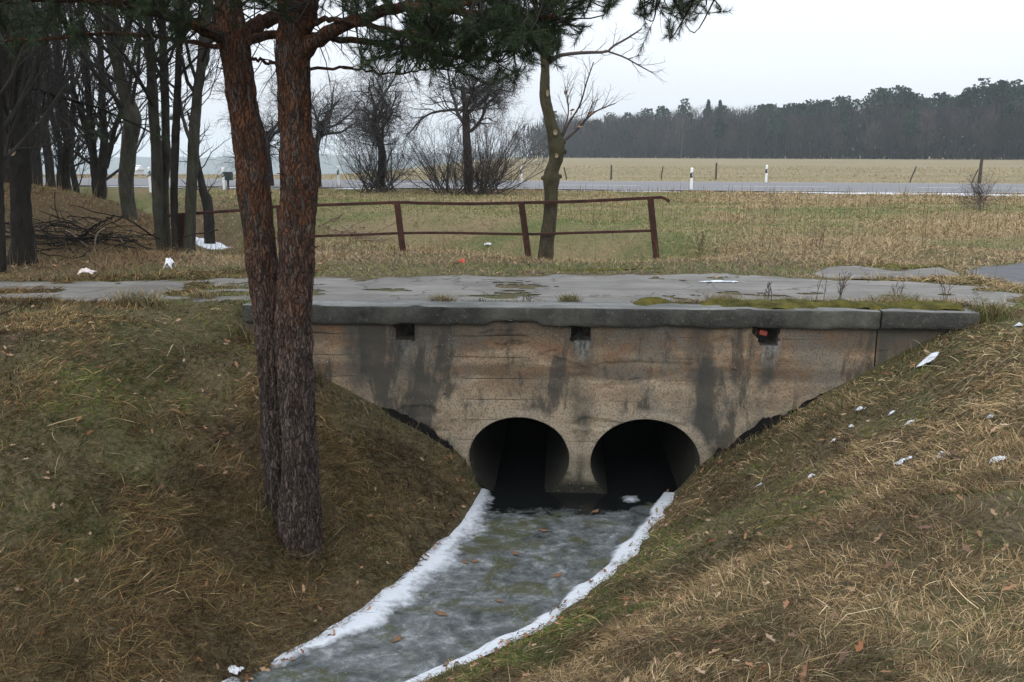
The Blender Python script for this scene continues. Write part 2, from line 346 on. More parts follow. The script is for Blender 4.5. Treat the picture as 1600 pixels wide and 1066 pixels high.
# ------------------------------------------------------------------ the two pipes and the headwall
PC = []
for cx_, topy in ((811, 652), (1010, 655)):
    q = PY(cx_, topy, YWALL); PC.append((float(q[0]), float(q[2])))
PR = [float(PY(890, 715, YWALL)[0] - PY(733, 715, YWALL)[0])/2, float(PY(1096, 715, YWALL)[0] - PY(925, 715, YWALL)[0])/2]
EY = .84                                    # the openings are a little squashed
PCC = [(PC[i][0], PC[i][1]-PR[i]*EY) for i in (0, 1)]
HOLES = [tuple(float(v) for v in PY(x, y, YWALL)[[0, 2]]) for x, y in ((632, 518), (907, 519), (1201, 526))]
def m_wall(dark=0.0):
    t = NT('weathered_board_marked_concrete'); p = t.pos(); s = t.sep(p)
    zb = t.math('MULTIPLY', t.math('ADD', s[2], t.math('MULTIPLY', t.noise(p, 1.3, 3), .05)), 1/.235)
    bandv = t.n('ShaderNodeTexWhiteNoise', noise_dimensions='1D', ins={'W': t.math('FLOOR', zb)}).outputs[0]
    streak = t.noise(t.map(p, (.85, 1, 1.7)), 1.7, 9, .66, .4)
    f = t.math('ADD', t.math('MULTIPLY', bandv, .17), t.math('MULTIPLY', streak, .86))
    c = t.ramp(f, [(.27, (.15, .13, .105)), (.42, (.24, .19, .135)), (.55, (.33, .265, .19)), (.68, (.30, .265, .21)), (.85, (.43, .38, .30))])
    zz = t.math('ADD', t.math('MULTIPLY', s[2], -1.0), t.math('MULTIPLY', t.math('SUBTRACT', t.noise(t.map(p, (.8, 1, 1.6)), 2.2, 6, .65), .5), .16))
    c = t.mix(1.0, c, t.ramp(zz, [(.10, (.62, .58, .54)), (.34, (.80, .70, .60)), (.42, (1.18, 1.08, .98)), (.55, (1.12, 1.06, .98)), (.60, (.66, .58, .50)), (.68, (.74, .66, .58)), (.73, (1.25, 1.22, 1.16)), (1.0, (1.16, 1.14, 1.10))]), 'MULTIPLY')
    rust = t.noise(t.map(p, (.75, 1, 2.3)), 1.9, 8, .66, .6)
    zup = t.ramp(t.math('MULTIPLY', s[2], -.5), [(.05, 1.0), (.3, .75), (.52, .05)])
    c = t.mix(t.math('MULTIPLY', t.ramp(rust, [(.44, 0.0), (.60, .85)]), zup), c, (.215, .115, .062))
    ero = t.noise(t.map(p, (1.1, 1, 3.2)), 1.4, 8, .7, .8)
    c = t.mix(t.ramp(ero, [(.64, 0.0), (.675, .55)]), c, (.13, .09, .058))
    gp = t.noise(t.map(p, (.8, 1, .9)), 1.25, 9, .7, .3); c = t.mix(t.ramp(gp, [(.47, 0.0), (.58, .75)]), c, (.15, .145, .125))
    # dark algae runs: vertical streaks of their own, and one below each drain hole
    run = t.noise(t.map(p, (1.15, 1, .36)), 1.9, 10, .72, .3)
    c = t.mix(t.ramp(run, [(.50, 0.0), (.575, .82)]), c, (.046, .048, .043))
    for hx, hz in HOLES + [(PY(555, 560, YWALL)[0], -.2), (PY(1090, 600, YWALL)[0], -.2)]:
        dx = t.math('ABSOLUTE', t.math('SUBTRACT', t.math('ADD', s[0], t.math('MULTIPLY', t.math('SUBTRACT', t.noise(p, 3.0, 4), .5), .22)), float(hx)))
        k = t.math('MULTIPLY', t.ramp(dx, [(.045, 1.0), (.17, 0.0)]), t.ramp(t.noise(t.map(p, (1.5, 1, 1.1)), 1.7, 4), [(.36, .1), (.6, .95)]))
        c = t.mix(k, c, (.045, .049, .046))
    for (hx, hz), am in zip(HOLES, (.35, .75, .8)):      # lime runs just under the drain holes
        dx = t.math('ABSOLUTE', t.math('SUBTRACT', t.math('ADD', s[0], t.math('MULTIPLY', t.math('SUBTRACT', t.noise(p, 4.0, 5), .5), .16)), float(hx)+.02))
        dz = t.ramp(t.math('SUBTRACT', float(hz)-.09, s[2]), [(.0, 1.0), (.12, .8), (.26, 0.0)])
        c = t.mix(t.math('MULTIPLY', t.math('MULTIPLY', t.ramp(dx, [(.05, am), (.13, 0.0)]), dz), t.ramp(t.noise(t.map(p, (3, 1, 1)), 5, 6, .7), [(.42, 0.0), (.55, 1.0)])), c, (.27, .29, .285))
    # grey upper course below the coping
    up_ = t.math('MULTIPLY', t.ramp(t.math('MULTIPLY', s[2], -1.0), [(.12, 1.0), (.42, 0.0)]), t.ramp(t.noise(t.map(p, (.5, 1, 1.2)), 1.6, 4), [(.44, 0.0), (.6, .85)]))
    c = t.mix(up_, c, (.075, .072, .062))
    # pale mortar ring around each pipe, greenish film near the water
    for (px_, pz_), r_ in zip(PCC, PR):
        ddx = t.math('SUBTRACT', s[0], px_); ddz = t.math('MULTIPLY', t.math('SUBTRACT', s[2], pz_), 1/EY)
        rr = t.math('SQRT', t.math('ADD', t.math('MULTIPLY', ddx, ddx), t.math('MULTIPLY', ddz, ddz)))
        k = t.ramp(t.math('ADD', t.math('SUBTRACT', rr, r_), t.math('MULTIPLY', t.math('SUBTRACT', t.noise(p, 5, 4), .5), .10)), [(.07, .75), (.15, 0.0)])
        c = t.mix(k, c, (.38, .32, .24))
    lo = t.math('MULTIPLY', t.ramp(t.math('MULTIPLY', t.math('ADD', s[2], 2.1), 1.0), [(.12, .9), (.7, 0.0)]), t.ramp(t.noise(p, 3.2, 5), [(.35, .25), (.6, 1.0)]))
    c = t.mix(lo, c, (.062, .062, .035))
    wl_ = t.ramp(t.math('ADD', t.math('ADD', s[2], 2.0), t.math('MULTIPLY', t.math('SUBTRACT', t.noise(p, 4, 5), .5), .10)), [(.07, .96), (.15, 0.0)]); c = t.mix(wl_, c, (.012, .013, .010))   # wet black water line
    sp = t.vor(p, 30); c = t.mix(t.math('MULTIPLY', t.ramp(sp, [(.08, .8), (.22, 0.0)]), t.ramp(t.noise(p, 2.0, 4), [(.52, 0.0), (.64, .9)])), c, (.46, .45, .42))
    fine = t.noise(p, 60, 5, .7); c = t.mix(t.ramp(fine, [(.38, .7), (.52, 0.0)]), c, (.07, .06, .048))
    line = t.ramp(t.math('FRACT', zb), [(0.0, 1.0), (.035, 0.0), (.985, 0.0), (1.0, 1.0)])
    lk = t.math('MULTIPLY', line, t.ramp(t.noise(t.map(p, (1, 1, .4)), 1.4, 3), [(.48, .0), (.66, .6)]))
    c = t.mix(lk, c, (.075, .065, .05))
    if dark: c = t.mix(dark, c, (.075, .072, .058))
    h = t.math('ADD', t.math('MULTIPLY', streak, .8), t.math('SUBTRACT', t.math('MULTIPLY', fine, .35), t.math('MULTIPLY', lk, .8)))
    h = t.math('SUBTRACT', h, t.math('MULTIPLY', t.ramp(ero, [(.64, 0.0), (.675, 1.0)]), .6))
    return t.surf(c, .92, t.bump(h, .014), .15)
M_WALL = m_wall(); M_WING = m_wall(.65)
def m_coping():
    t = NT('weathered_shaded_concrete'); p = t.pos(); s = t.sep(p)  # front face: algae, plus shade of the upright face put into the colour
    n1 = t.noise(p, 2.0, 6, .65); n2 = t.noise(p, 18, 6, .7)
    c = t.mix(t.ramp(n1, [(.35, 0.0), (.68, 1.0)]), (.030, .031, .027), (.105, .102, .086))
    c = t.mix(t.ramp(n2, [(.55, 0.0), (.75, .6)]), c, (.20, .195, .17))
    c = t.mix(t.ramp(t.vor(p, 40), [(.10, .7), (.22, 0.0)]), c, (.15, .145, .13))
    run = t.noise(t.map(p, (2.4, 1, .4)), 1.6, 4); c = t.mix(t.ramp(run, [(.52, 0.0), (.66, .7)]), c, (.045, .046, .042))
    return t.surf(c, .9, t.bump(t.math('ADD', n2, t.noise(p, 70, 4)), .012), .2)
def m_coping_top():
    t = NT('sky_lit_concrete'); p = t.pos()  # top painted paler to carry the light of the open sky
    n1 = t.noise(t.map(p, (.8, 2, 1)), 1.8, 6, .65); n2 = t.noise(p, 22, 6, .7)
    c = t.mix(t.ramp(n1, [(.38, 0.0), (.62, 1.0)]), (.085, .087, .082), (.20, .20, .19))
    c = t.mix(t.ramp(n2, [(.35, .7), (.5, 0.0)]), c, (.09, .09, .08))
    return t.surf(c, .85, t.bump(n2, .008), .25)
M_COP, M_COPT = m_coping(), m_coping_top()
wall_t = thing('culvert_headwall', 'stained concrete headwall with two round pipes under the track, dark coping slab along its top', 'culvert', ((PCC[0][0]+PCC[1][0])/2, YWALL, ZW))
def wall_sheet(x0, x1, z0, z1, st, holes=True):
    xs = np.linspace(x0, x1, int((x1-x0)/st)+1); zs = np.linspace(z0, z1, int((z1-z0)/st)+1)
    A, B = np.meshgrid(xs, zs); rad = np.zeros_like(A)
    alive = np.ones(A.shape, bool)
    if holes:
        for (cx, cz), r in zip(PCC, PR):
            dx, dz = A-cx, (B-cz)/EY; rr = np.hypot(dx, dz); th = np.arctan2(dz, dx)
            re = r * (1 + .012*fbm(np.cos(th)*3, np.sin(th)*3, s=int(abs(cx)*10)+3))
            snap = np.abs(rr-re) < st*.75
            A = np.where(snap, cx + dx/np.maximum(rr, 1e-6)*re, A); B = np.where(snap, cz + EY*dz/np.maximum(rr, 1e-6)*re, B)
            alive &= ~((rr < re) & ~snap)
        for i, (cx, cz) in enumerate(HOLES):
            hw, hh = .098, .095
            chip = .02*fbm(A*9, B*9, s=60+i)
            ins = (np.abs(A-cx) < hw+chip) & (np.abs(B-cz) < hh+chip)
            if i == 2: ins |= (np.hypot((A-cx+.075)/1.2, B-cz-.055) < .075+chip)
            alive &= ~ins
    band = np.floor((B + .05*(fbm(A*1.3, B*1.3, s=5)*.5))/.235)
    d = .004*_h(band.astype(np.int64), band.astype(np.int64)*0, band.astype(np.int64)*0, 77) + .006*fbm(A*2.2, B*7, s=31) + .003*fbm(A*16, B*16, s=33)
    er = fbm(A*1.1, B*3.2, s=41, o=5); d = d - .016*sst(.30, .38, er)
    Vv = np.stack([A, YWALL - d + .008, B], -1)
    I = np.arange(A.size).reshape(A.shape); Qd = np.stack([I[:-1, :-1], I[:-1, 1:], I[1:, 1:], I[1:, :-1]], -1)
    if holes: ok = alive[:-1, :-1] & alive[:-1, 1:] & alive[1:, 1:] & alive[1:, :-1]
    else: ok = np.ones(Qd.shape[:2], bool)
    return Vv, Qd[ok], I
mb = MB(); Vv, Qd, I = wall_sheet(XL, XCR - .012, ZW - .75, ZT-.15, .016); mb.add(Vv, Qd)
edge = I[:, -1]; ev = Vv.reshape(-1, 3)[edge]; n_ = len(ev)              # cracked right edge returns into the wall
mb.add(np.vstack([ev, ev + [0, .34, 0]]), [[i, i+n_, i+1+n_, i+1] for i in range(n_-1)])
for (hx, hz) in HOLES:                                                        # drain pockets going back into the wall
    mb.add([[hx+a*.125, YWALL+.004+q, hz+b*.12] for q in (0, .45) for a, b in ((-1, -1), (1, -1), (1, 1), (-1, 1))], [[0, 1, 5, 4], [1, 2, 6, 5], [2, 3, 7, 6], [3, 0, 4, 7], [4, 5, 6, 7]])
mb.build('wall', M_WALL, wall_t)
mb = MB(); Vv, Qd, I = wall_sheet(XCR + .014, XWR, -.9, ZT-.15, .03, False); Vv = Vv + [0, .035, 0]; mb.add(Vv, Qd)
for col in (0, -1):
    ev = Vv.reshape(-1, 3)[I[:, col]]; n_ = len(ev); mb.add(np.vstack([ev, ev + [0, .34, 0]]), [[i, i+n_, i+1+n_, i+1] for i in range(n_-1)])
tag(mb.build('wing_wall', M_WING, wall_t), 'short darker wall segment beyond the crack')
# coping slabs: front face with broken lower edge, top painted paler as if sky-lit
def coping(x0, x1, tilt, seed, ledge):
    nx = int((x1-x0)/.03)+1; xs = np.linspace(x0, x1, nx); mb = MB()
    prof = [(.44, -.02), (.44, ZT-.002), (.30, ZT), (.15, ZT), (.03, ZT), (.012, ZT-.001), (.003, ZT-.005), (0, ZT-.014), (0, ZT-.07), (0, ZT-.11), (0, ZT-.14), (.003, ZT-.172), (.010, ZT-.180), (.12, ZT-.182)]
    n = len(prof); V = np.zeros((nx, n, 3))
    for j, (yy, zz) in enumerate(prof):
        V[:, j, 0] = xs; V[:, j, 1] = YW + yy; V[:, j, 2] = zz
    nz = fbm(xs*3.1, xs*0+seed, s=seed, o=5)
    low = .012*nz + .016*fbm(xs*7, xs*0, s=seed+3, o=6)
    V[:, 10:, 2] += (low + ledge(xs))[:, None]
    V[:, 9, 2] += .4*(low + ledge(xs))
    V[:, 5:9, 1] += (.008*fbm(xs*5, xs*0+2, s=seed+7, o=5) + .018*sst(.30, .5, fbm(xs*2.6, xs*0, s=seed+9, o=4)))[:, None] * np.array([1.4, 1.3, 1, .5])
    V[:, 1:6, 2] += (.006*fbm(xs*4, xs*0, s=seed+11))[:, None]
    V[:, :, 1] += .004*fbm(V[:, :, 0]*14, V[:, :, 2]*14, V[:, :, 1]*14, s=seed+5)
    V[:, :, 2] += tilt*(xs-x0)[:, None]
    I = np.arange(nx*n).reshape(nx, n); Qd = np.stack([I[:-1, :-1], I[:-1, 1:], I[1:, 1:], I[1:, :-1]], -1)
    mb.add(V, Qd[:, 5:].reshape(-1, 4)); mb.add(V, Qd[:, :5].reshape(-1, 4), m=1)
    for e in (0, -1):
        c = V[e].mean(0); mb.add(np.vstack([V[e], c]), T=[[i, i+1, n] if e == 0 else [i+1, i, n] for i in range(n-1)])
    return mb
xg = lambda px: float(PY(px, 500, YW)[0])
ld = lambda x: .055*sst(xg(748), xg(775), x)*sst(xg(850), xg(835), x)*1.0 + .028*sst(xg(1025), xg(1035), x)*sst(xg(1062), xg(1050), x) - .012
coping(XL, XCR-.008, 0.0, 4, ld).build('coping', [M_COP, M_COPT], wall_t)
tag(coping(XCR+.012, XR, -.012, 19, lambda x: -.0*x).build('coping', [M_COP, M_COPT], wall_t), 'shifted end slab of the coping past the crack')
t = NT('pipe_concrete_widened_stain'); p = t.pos(); n1 = t.noise(p, 4, 5)
M_PIPE = t.surf(t.mix(t.ramp(t.math('ADD', t.math('ADD', t.sep(p)[2], 2.0), t.math('MULTIPLY', n1, .12)), [(.06, 1.0), (.20, .75), (.62, 0.0)]), t.mix(n1, (.055, .052, .037), (.15, .138, .105)), (.012, .013, .010)), .85, t.bump(t.noise(p, 30, 5), .006), .25)  # water-line stain widened upward to dim the lit pipe wall
for (cx, cz), r in zip(PCC, PR):
    mb = MB(); k = 72; th = np.arange(k)*2*math.pi/k; ys = [YWALL-.006, YWALL+.03, .4+YWALL, 1.0+YWALL, 1.7+YWALL, 2.6+YWALL, 3.8+YWALL, 5.2+YWALL, 7.0+YWALL]
    V = np.stack([np.stack([cx + (r+(.0 if q else -.0))*np.cos(th), th*0 + y_, cz + EY*r*np.sin(th)], -1) for q, y_ in enumerate(ys)])
    I = np.arange(len(ys)*k).reshape(len(ys), k); nx_ = np.roll(I, -1, 1)
    mb.add(V, np.stack([I[:-1], I[1:], nx_[1:], nx_[:-1]], -1).reshape(-1, 4))
    mb.add(np.vstack([V[-1], [cx, ys[-1], cz]]), T=[[i, (i+1) % k, k] for i in range(k)])
    mb.build('pipe', M_PIPE, wall_t)
# brick lump wedged in the broken right drain hole
rg = RNG(5); mb = MB(); hx, hz = HOLES[2]
mb.box((hx-.055, YWALL+.06, hz+.035), (.085, .12, .055), [[.97, 0, .2], [0, 1, 0], [-.2, 0, .97]]); 
tag(mb.build('brick_lump', simple('red_brick', (.22, .045, .03), (.33, .075, .05), 30), bevel=.012, smooth=False), 'red brick lump wedged in the broken right-hand drain hole of the headwall', 'brick')
# ragged black strips between wall foot and bank
M_STRIP = simple('black_ragged_strip', (.006, .006, .006), (.014, .013, .012), 20, .9, .01, .1)
def black_strip(pts, label, seed, th0):
    rg = RNG(seed); mb = MB(); P = np.array([PY(x, y, YWALL-.03) for x, y in pts]); S = spline(P, 90)
    up_n = fbm(np.arange(90)*.14, np.zeros(90), s=seed, o=3)
    hi_n = fbm(np.arange(90)*.20, np.zeros(90)+3, s=seed+5, o=3)
    top = S + np.stack([.02*hi_n, 0*up_n - .004, th0*np.maximum(-.8, .62 + 1.1*up_n + .8*hi_n)*np.clip(np.minimum(np.arange(90), 89-np.arange(90))/14, 0, 1)], -1)
    bot = S - [0, .02, .12]; mid = (top*.5+bot*.5) - [0, .018, 0] + .006*rg.normal(size=S.shape)
    V = np.stack([bot, mid, top, top + [0, .045, -.01]], 1); I = np.arange(90*4).reshape(90, 4)
    mb.add(V, np.stack([I[:-1, :-1], I[1:, :-1], I[1:, 1:], I[:-1, 1:]], -1).reshape(-1, 4))
    for _ in range(0):
        i = rg.integers(3, 86); c = top[i] + [rg.normal()*.02, -.004, rg.random()*.02]; q = rg.random()*.02+.008
        mb.box(c, (q*1.8, .016, q), [[.9, 0, .43], [0, 1, 0], [-.43, 0, .9]])
    return tag(mb.build('ragged_strip', M_STRIP, smooth=False), label, 'black crust', 'black ragged strips along the wall foot')
black_strip([(1100, 726), (1128, 706), (1160, 690), (1200, 664), (1240, 643), (1285, 615)], 'long ragged black strip along the wall foot above the right bank', 3, .07)
black_strip([(596, 636), (630, 652), (660, 668), (690, 686), (708, 699)], 'short ragged black strip along the wall foot above the left bank', 6, .030)

# ------------------------------------------------------------------ frozen stream
def m_ice():
    t = NT('frozen_stream_ice'); p = t.pos(); a = t.sep(t.attr()[1])
    rot = t.n('ShaderNodeMapping', ins={'Vector': p, 'Rotation': (0, 0, -.75), 'Scale': (1, 1.22, 1)}).outputs[0]; n1 = t.noise(rot, 3.1, 10, .74, .6); n2 = t.noise(rot, 10, 7, .72, .4); n3 = t.noise(p, 40, 4)
    f = t.math('ADD', t.math('MULTIPLY', n1, .6), t.math('MULTIPLY', n2, .4))
    c = t.ramp(f, [(.35, (.014, .017, .017)), (.44, (.048, .054, .054)), (.53, (.105, .115, .116)), (.64, (.26, .28, .285))])
    mo = t.noise(rot, 2.0, 7, .68, .6); c = t.mix(t.ramp(mo, [(.51, 0.0), (.60, .8)]), c, (.050, .052, .018))
    c = t.mix(t.ramp(t.vor(p, 22), [(.06, .5), (.13, 0.0)]), c, (.42, .45, .47))
    op = t.math('ADD', a[1], t.math('MULTIPLY', t.math('SUBTRACT', n1, .5), 1.4))
    ck = t.n('ShaderNodeTexVoronoi', feature='DISTANCE_TO_EDGE', ins={'Vector': t.n('ShaderNodeVectorMath', operation='ADD', ins={0: p, 1: t.n('ShaderNodeVectorMath', operation='SCALE', ins={0: t.n('ShaderNodeTexNoise', ins={'Vector': p, 'Scale': 4.0, 'Detail': 5.0}).outputs[1], 'Scale': .35}).outputs[0]}).outputs[0], 'Scale': 1.7}).outputs[0]
    c = t.mix(t.ramp(ck, [(.002, .22), (.008, 0.0)]), c, (.30, .32, .33))
    opr = t.ramp(op, [(.42, 0.0), (.62, 1.0)])
    c = t.mix(opr, c, (.006, .007, .007))
    sn = t.math('ADD', a[0], t.math('MULTIPLY', t.math('SUBTRACT', t.noise(p, 13, 7, .7), .5), .9)); snr = t.ramp(sn, [(.34, 0.0), (.76, 1.0)])
    c = t.mix(snr, c, t.mix(n3, (.42, .45, .495), (.58, .605, .64)))
    ro = t.mix(opr, t.mix(snr, (.5,)*3, (.9,)*3), (.06,)*3)
    return t.surf(c, ro, t.bump(t.math('ADD', t.math('MULTIPLY', n2, .5), t.math('MULTIPLY', n3, .35)), .006), .28)
ns, ntt = 260, 90
def resample(P, n):
    d = np.concatenate([[0], np.cumsum(np.linalg.norm(np.diff(P, axis=0), axis=1))]); u = np.linspace(0, d[-1], n)
    return np.stack([np.interp(u, d, P[:, i]) for i in range(2)], -1)
Lr = resample(L_EDGE[1:-1], ns); Rr = resample(R_EDGE[1:-1], ns)
tt = np.linspace(-.12, 1.12, ntt)
S_ = Lr[:, None, :]*(1-tt)[None, :, None] + Rr[:, None, :]*tt[None, :, None]
wd = np.linalg.norm(Rr-Lr, axis=1)[:, None]; dl = tt[None, :]*wd; dr = (1-tt)[None, :]*wd
sfr = np.linspace(0, 1, ns)[:, None]
dw = YW - S_[:, :, 1]
SF = int(np.argmin(np.linalg.norm(Lr - P2([(512, 1004)], ZW)[0], axis=1)))/ns
wl = .26*(1+.35*fbm(sfr*18, sfr*0+3, s=98))*(.35+.65*sst(0, .10, sfr))*(1 - .9*sst(SF-.07, SF+.03, sfr)) + .015; wr = .075*(1-.25*sfr)*(.3+.7*sst(.02, .14, sfr))*(1+.9*fbm(sfr*22, sfr*0, s=97))
sn = np.maximum((1 - dl/np.maximum(wl, .02)*.62)*sst(.03, .07, wl + 0*dl), 1 - dr/np.maximum(wr, .02)*.62); sn = np.clip(sn + .28*fbm(S_[:, :, 0]*4, S_[:, :, 1]*4, s=91, o=5) - .35*sst(.18, .5, fbm(S_[:, :, 0]*1.7, S_[:, :, 1]*1.7, s=94)), 0, 1)
sn = sn * (1 - .0*sfr); opn = np.clip(1.15 - dw/.8 - .3*sst(.6, 1.0, tt)[None, :], 0, 1)
smear = np.exp(-((S_[:, :, 0]-P2([(985, 780)], ZW)[0][0])/.13)**2 - ((S_[:, :, 1]-P2([(985, 780)], ZW)[0][1])/.16)**2); sn = np.maximum(sn, .62*smear)
Zs = ZW + .022*sst(.3, .8, sn) + .004*fbm(S_[:, :, 0]*2, S_[:, :, 1]*2, s=92)
mb = MB(); I = np.arange(ns*ntt).reshape(ns, ntt)
mb.add(np.concatenate([S_, Zs[:, :, None]], 2), np.stack([I[:-1, :-1], I[1:, :-1], I[1:, 1:], I[:-1, 1:]], -1).reshape(-1, 4), A=np.stack([sn, opn, 0*sn], -1).reshape(-1, 3))
x0, x1 = PCC[0][0]-PR[0], PCC[1][0]+PR[1]; yb = float(S_[0, :, 1].min())
mb.add([[x0-.1, yb-.25, ZW-.006], [x1+.1, yb-.25, ZW-.006], [x1+.1, YWALL+7.0, ZW-.006], [x0-.1, YWALL+7.0, ZW-.006]], [[0, 1, 2, 3]], A=[[0, 1.6, 0]]*4)
tag(mb.build('stream', m_ice()), kind='structure')
# snow lying on the upstream ditch and on the verge of the road
M_SNOW = simple('old_snow', (.46, .49, .53), (.60, .62, .65), 6, .9, .02, .2)
Sp = spline(np.hstack([UP, np.full((len(UP), 1), 0)]), 160)[:, :2]; mb = MB(); ww = np.linspace(-1, 1, 15)
tn = nrm(np.gradient(Sp, axis=0)); nn = np.stack([-tn[:, 1], tn[:, 0]], -1)
half = (1.1 + .22*fbm(np.arange(160)*.35, np.zeros(160), s=4))[:, None]
V = np.zeros((160, 15, 3)); V[:, :, :2] = Sp[:, None] + nn[:, None]*ww[None, :, None]*half[:, :, None]
V[:, :, 2] = ZB + .10 + .05*fbm(V[:, :, 0]*2, V[:, :, 1]*2, s=5) - .1*np.abs(ww)[None]**3
I = np.arange(160*15).reshape(160, 15); mb.add(V, np.stack([I[:-1, :-1], I[1:, :-1], I[1:, 1:], I[:-1, 1:]], -1).reshape(-1, 4))
def snow_cells(mb, fn, x0, x1, y0, y1, st, lift=.02):
    xs = np.arange(x0, x1, st); ys = np.arange(y0, y1, st*.7); A, B = np.meshgrid(xs, ys)
    m = fn(A, B); Zz = HT(A, B) + lift + .05*np.clip(m, 0, 1)
    Vv = np.stack([A + st*.3*vnoise(A*3, B*3, s=1), B + st*.3*vnoise(A*3, B*3, s=2), Zz], -1); I = np.arange(A.size).reshape(A.shape)
    Qd = np.stack([I[:-1, :-1], I[:-1, 1:], I[1:, 1:], I[1:, :-1]], -1); ok = (m[:-1, :-1] > 0) & (m[1:, 1:] > 0) & (m[1:, :-1] > 0) & (m[:-1, 1:] > 0)
    used = np.unique(Qd[ok]); re = np.full(A.size, -1); re[used] = np.arange(len(used))
    if len(used): mb.add(Vv.reshape(-1, 3)[used], re[Qd[ok]])
def verge(A, B):
    rv = road_v(A, B); al = (A-RA[0])*RD[0] + (B-RA[1])*RD[1]
    amp = .05 + .30*np.exp(-((A-PZ(1390, 306, 0)[0])/5.5)**2) + .12*np.exp(-((A-PZ(1560, 306, 0)[0])/6)**2) - .07*sst(PZ(1180, 300, 0)[0], PZ(1080, 300, 0)[0], A) + .12*sst(PZ(860, 298, 0)[0], PZ(700, 298, 0)[0], A)
    return np.where(A < -30, -1, amp) + .42*fbm(A*.5, B*1.1, s=55, o=5) - .30*np.abs(rv+.55)
snow_cells(mb, verge, -42, 28, 33, 62, .14)
for i, (px, py, w_) in enumerate(((1345, 640, .10), (1420, 664, .06), (1410, 722, .11), (1466, 716, .09), (1302, 690, .05), (1268, 746, .05), (1182, 762, .06), (1556, 722, .07), (1390, 650, .06), (1330, 668, .05), (1590, 510, .06), (1545, 655, .05))):
    q = on_ground(px, py); sx, sy = q[0], q[1]; w_ *= .72
    snow_cells(mb, lambda A, B: .55 - np.hypot((A-sx)/w_, (B-sy)/(w_*.6))*.6 + .55*fbm(A*22, B*22, s=40+i, o=4), sx-w_*2, sx+w_*2, sy-w_*2, sy+w_*2, .010, .006)
q = on_ground(1450, 567); sx, sy = q[0], q[1]
snow_cells(mb, lambda A, B: .6 - np.hypot(((A-sx)*.9+(B-sy)*.42)/.15, ((B-sy)*.9-(A-sx)*.42)/.055)*.6 + .25*fbm(A*14, B*14, s=3), sx-.4, sx+.4, sy-.3, sy+.3, .012, .03)
q = on_ground(372, 1052); ax, ay = q[0], q[1]
snow_cells(mb, lambda A, B: .2 - np.hypot((A-ax)/.14, (B-ay)/.10)*.5 + .45*fbm(A*9, B*9, s=13), ax-.5, ax+.5, ay-.4, ay+.4, .015, .02)
q = PZ(1125, 442, 0)
snow_cells(mb, lambda A, B: .5 - np.hypot((A-q[0])/.24, (B-q[1])/.08)*.5 + .4*fbm(A*8, B*8, s=23), q[0]-.6, q[0]+.6, q[1]-.3, q[1]+.3, .02, .015)
tag(mb.build('snow', M_SNOW), 'old white snow left in the ditch and along the road verge', kind='stuff')

# ------------------------------------------------------------------ track, side road, far road
def sheet(poly, st, lift, seed, rag=.12, hole=None):
    P = np.array(poly); x0, y0 = P.min(0); x1, y1 = P.max(0); xs = np.arange(x0, x1, st); ys = np.arange(y0, y1, st); A, B = np.meshgrid(xs, ys)
    d = np.where(inside(A, B, P), seg_d(A, B, P, True), -seg_d(A, B, P, True))
    m = d + rag*fbm(A*2.2, B*2.2, s=seed, o=5) - rag*.3
    if hole is not None: m = np.minimum(m, hole(A, B))
    Vv = np.stack([A + .3*st*vnoise(A*9, B*9, s=1), B + .3*st*vnoise(A*9, B*9, s=2), HT(A, B) + lift - .03*sst(.06, 0, m)], -1); I = np.arange(A.size).reshape(A.shape)
    Qd = np.stack([I[:-1, :-1], I[:-1, 1:], I[1:, 1:], I[1:, :-1]], -1); mm = np.minimum(np.minimum(m[:-1, :-1], m[1:, 1:]), np.minimum(m[1:, :-1], m[:-1, 1:]))
    ok = mm > 0; used = np.unique(Qd[ok]); re = np.full(A.size, -1); re[used] = np.arange(len(used))
    return MB().add(Vv.reshape(-1, 3)[used], re[Qd[ok]])
def m_track():
    t = NT('old_concrete_track'); p = t.pos(); n1 = t.noise(p, .9, 6, .6); n2 = t.noise(p, 14, 7, .7); n3 = t.noise(t.map(p, (.28, 3.4, 1)), 1.4, 6, .65)
    c = t.mix(t.ramp(n1, [(.35, 0.0), (.65, 1.0)]), (.105, .098, .086), (.20, .19, .17))
    c = t.mix(t.ramp(n3, [(.46, 0.0), (.62, .75)]), c, (.095, .088, .075)); c = t.mix(t.ramp(n2, [(.55, 0.0), (.75, .6)]), c, (.20, .195, .185))
    cr = t.n('ShaderNodeTexVoronoi', feature='DISTANCE_TO_EDGE', ins={'Vector': t.n('ShaderNodeVectorMath', operation='ADD', ins={0: p, 1: t.n('ShaderNodeTexNoise', ins={'Vector': p, 'Scale': 2.0, 'Detail': 4.0}).outputs[1]}).outputs[0], 'Scale': .62}).outputs[0]
    c = t.mix(t.ramp(cr, [(.005, .8), (.014, 0.0)]), c, (.045, .042, .03))
    return t.surf(c, .8, t.bump(n2, .008), .3)
TRK_ = [PZ(x, y, 0)[:2] for x, y in ((-150, 449), (0, 441), (250, 437), (500, 433), (800, 430), (1100, 427), (1300, 436), (1450, 440), (1560, 447), (1592, 458))]
TRACK = TRK_ + [np.array([PZ(1560, 466, 0)[0], YW+.62]), np.array([XL, YW+.47]), PZ(250, 474, 0)[:2], PZ(0, 468, 0)[:2], PZ(-150, 472, 0)[:2]]
def strip_hole(A, B):                       # grass growing in the middle of the left-hand half
    return np.minimum(  .30 - .62*sst(.16, .5, fbm(A*.9, B*2.2, s=303, o=4)) * sst(-1.0, -4.0, A), .3 - .8*sst(.33, .55, fbm(A*1.5+9, B*2.4, s=313, o=5)))
tag(sheet(TRACK, .03, .008, 7, .28, strip_hole).build('track', m_track()), kind='structure')
SLAB = [PZ(x, y, 0)[:2] for x, y in ((1262, 428), (1290, 418), (1340, 415), (1400, 423), (1470, 416), (1512, 431), (1440, 435), (1340, 436), (1290, 435))]
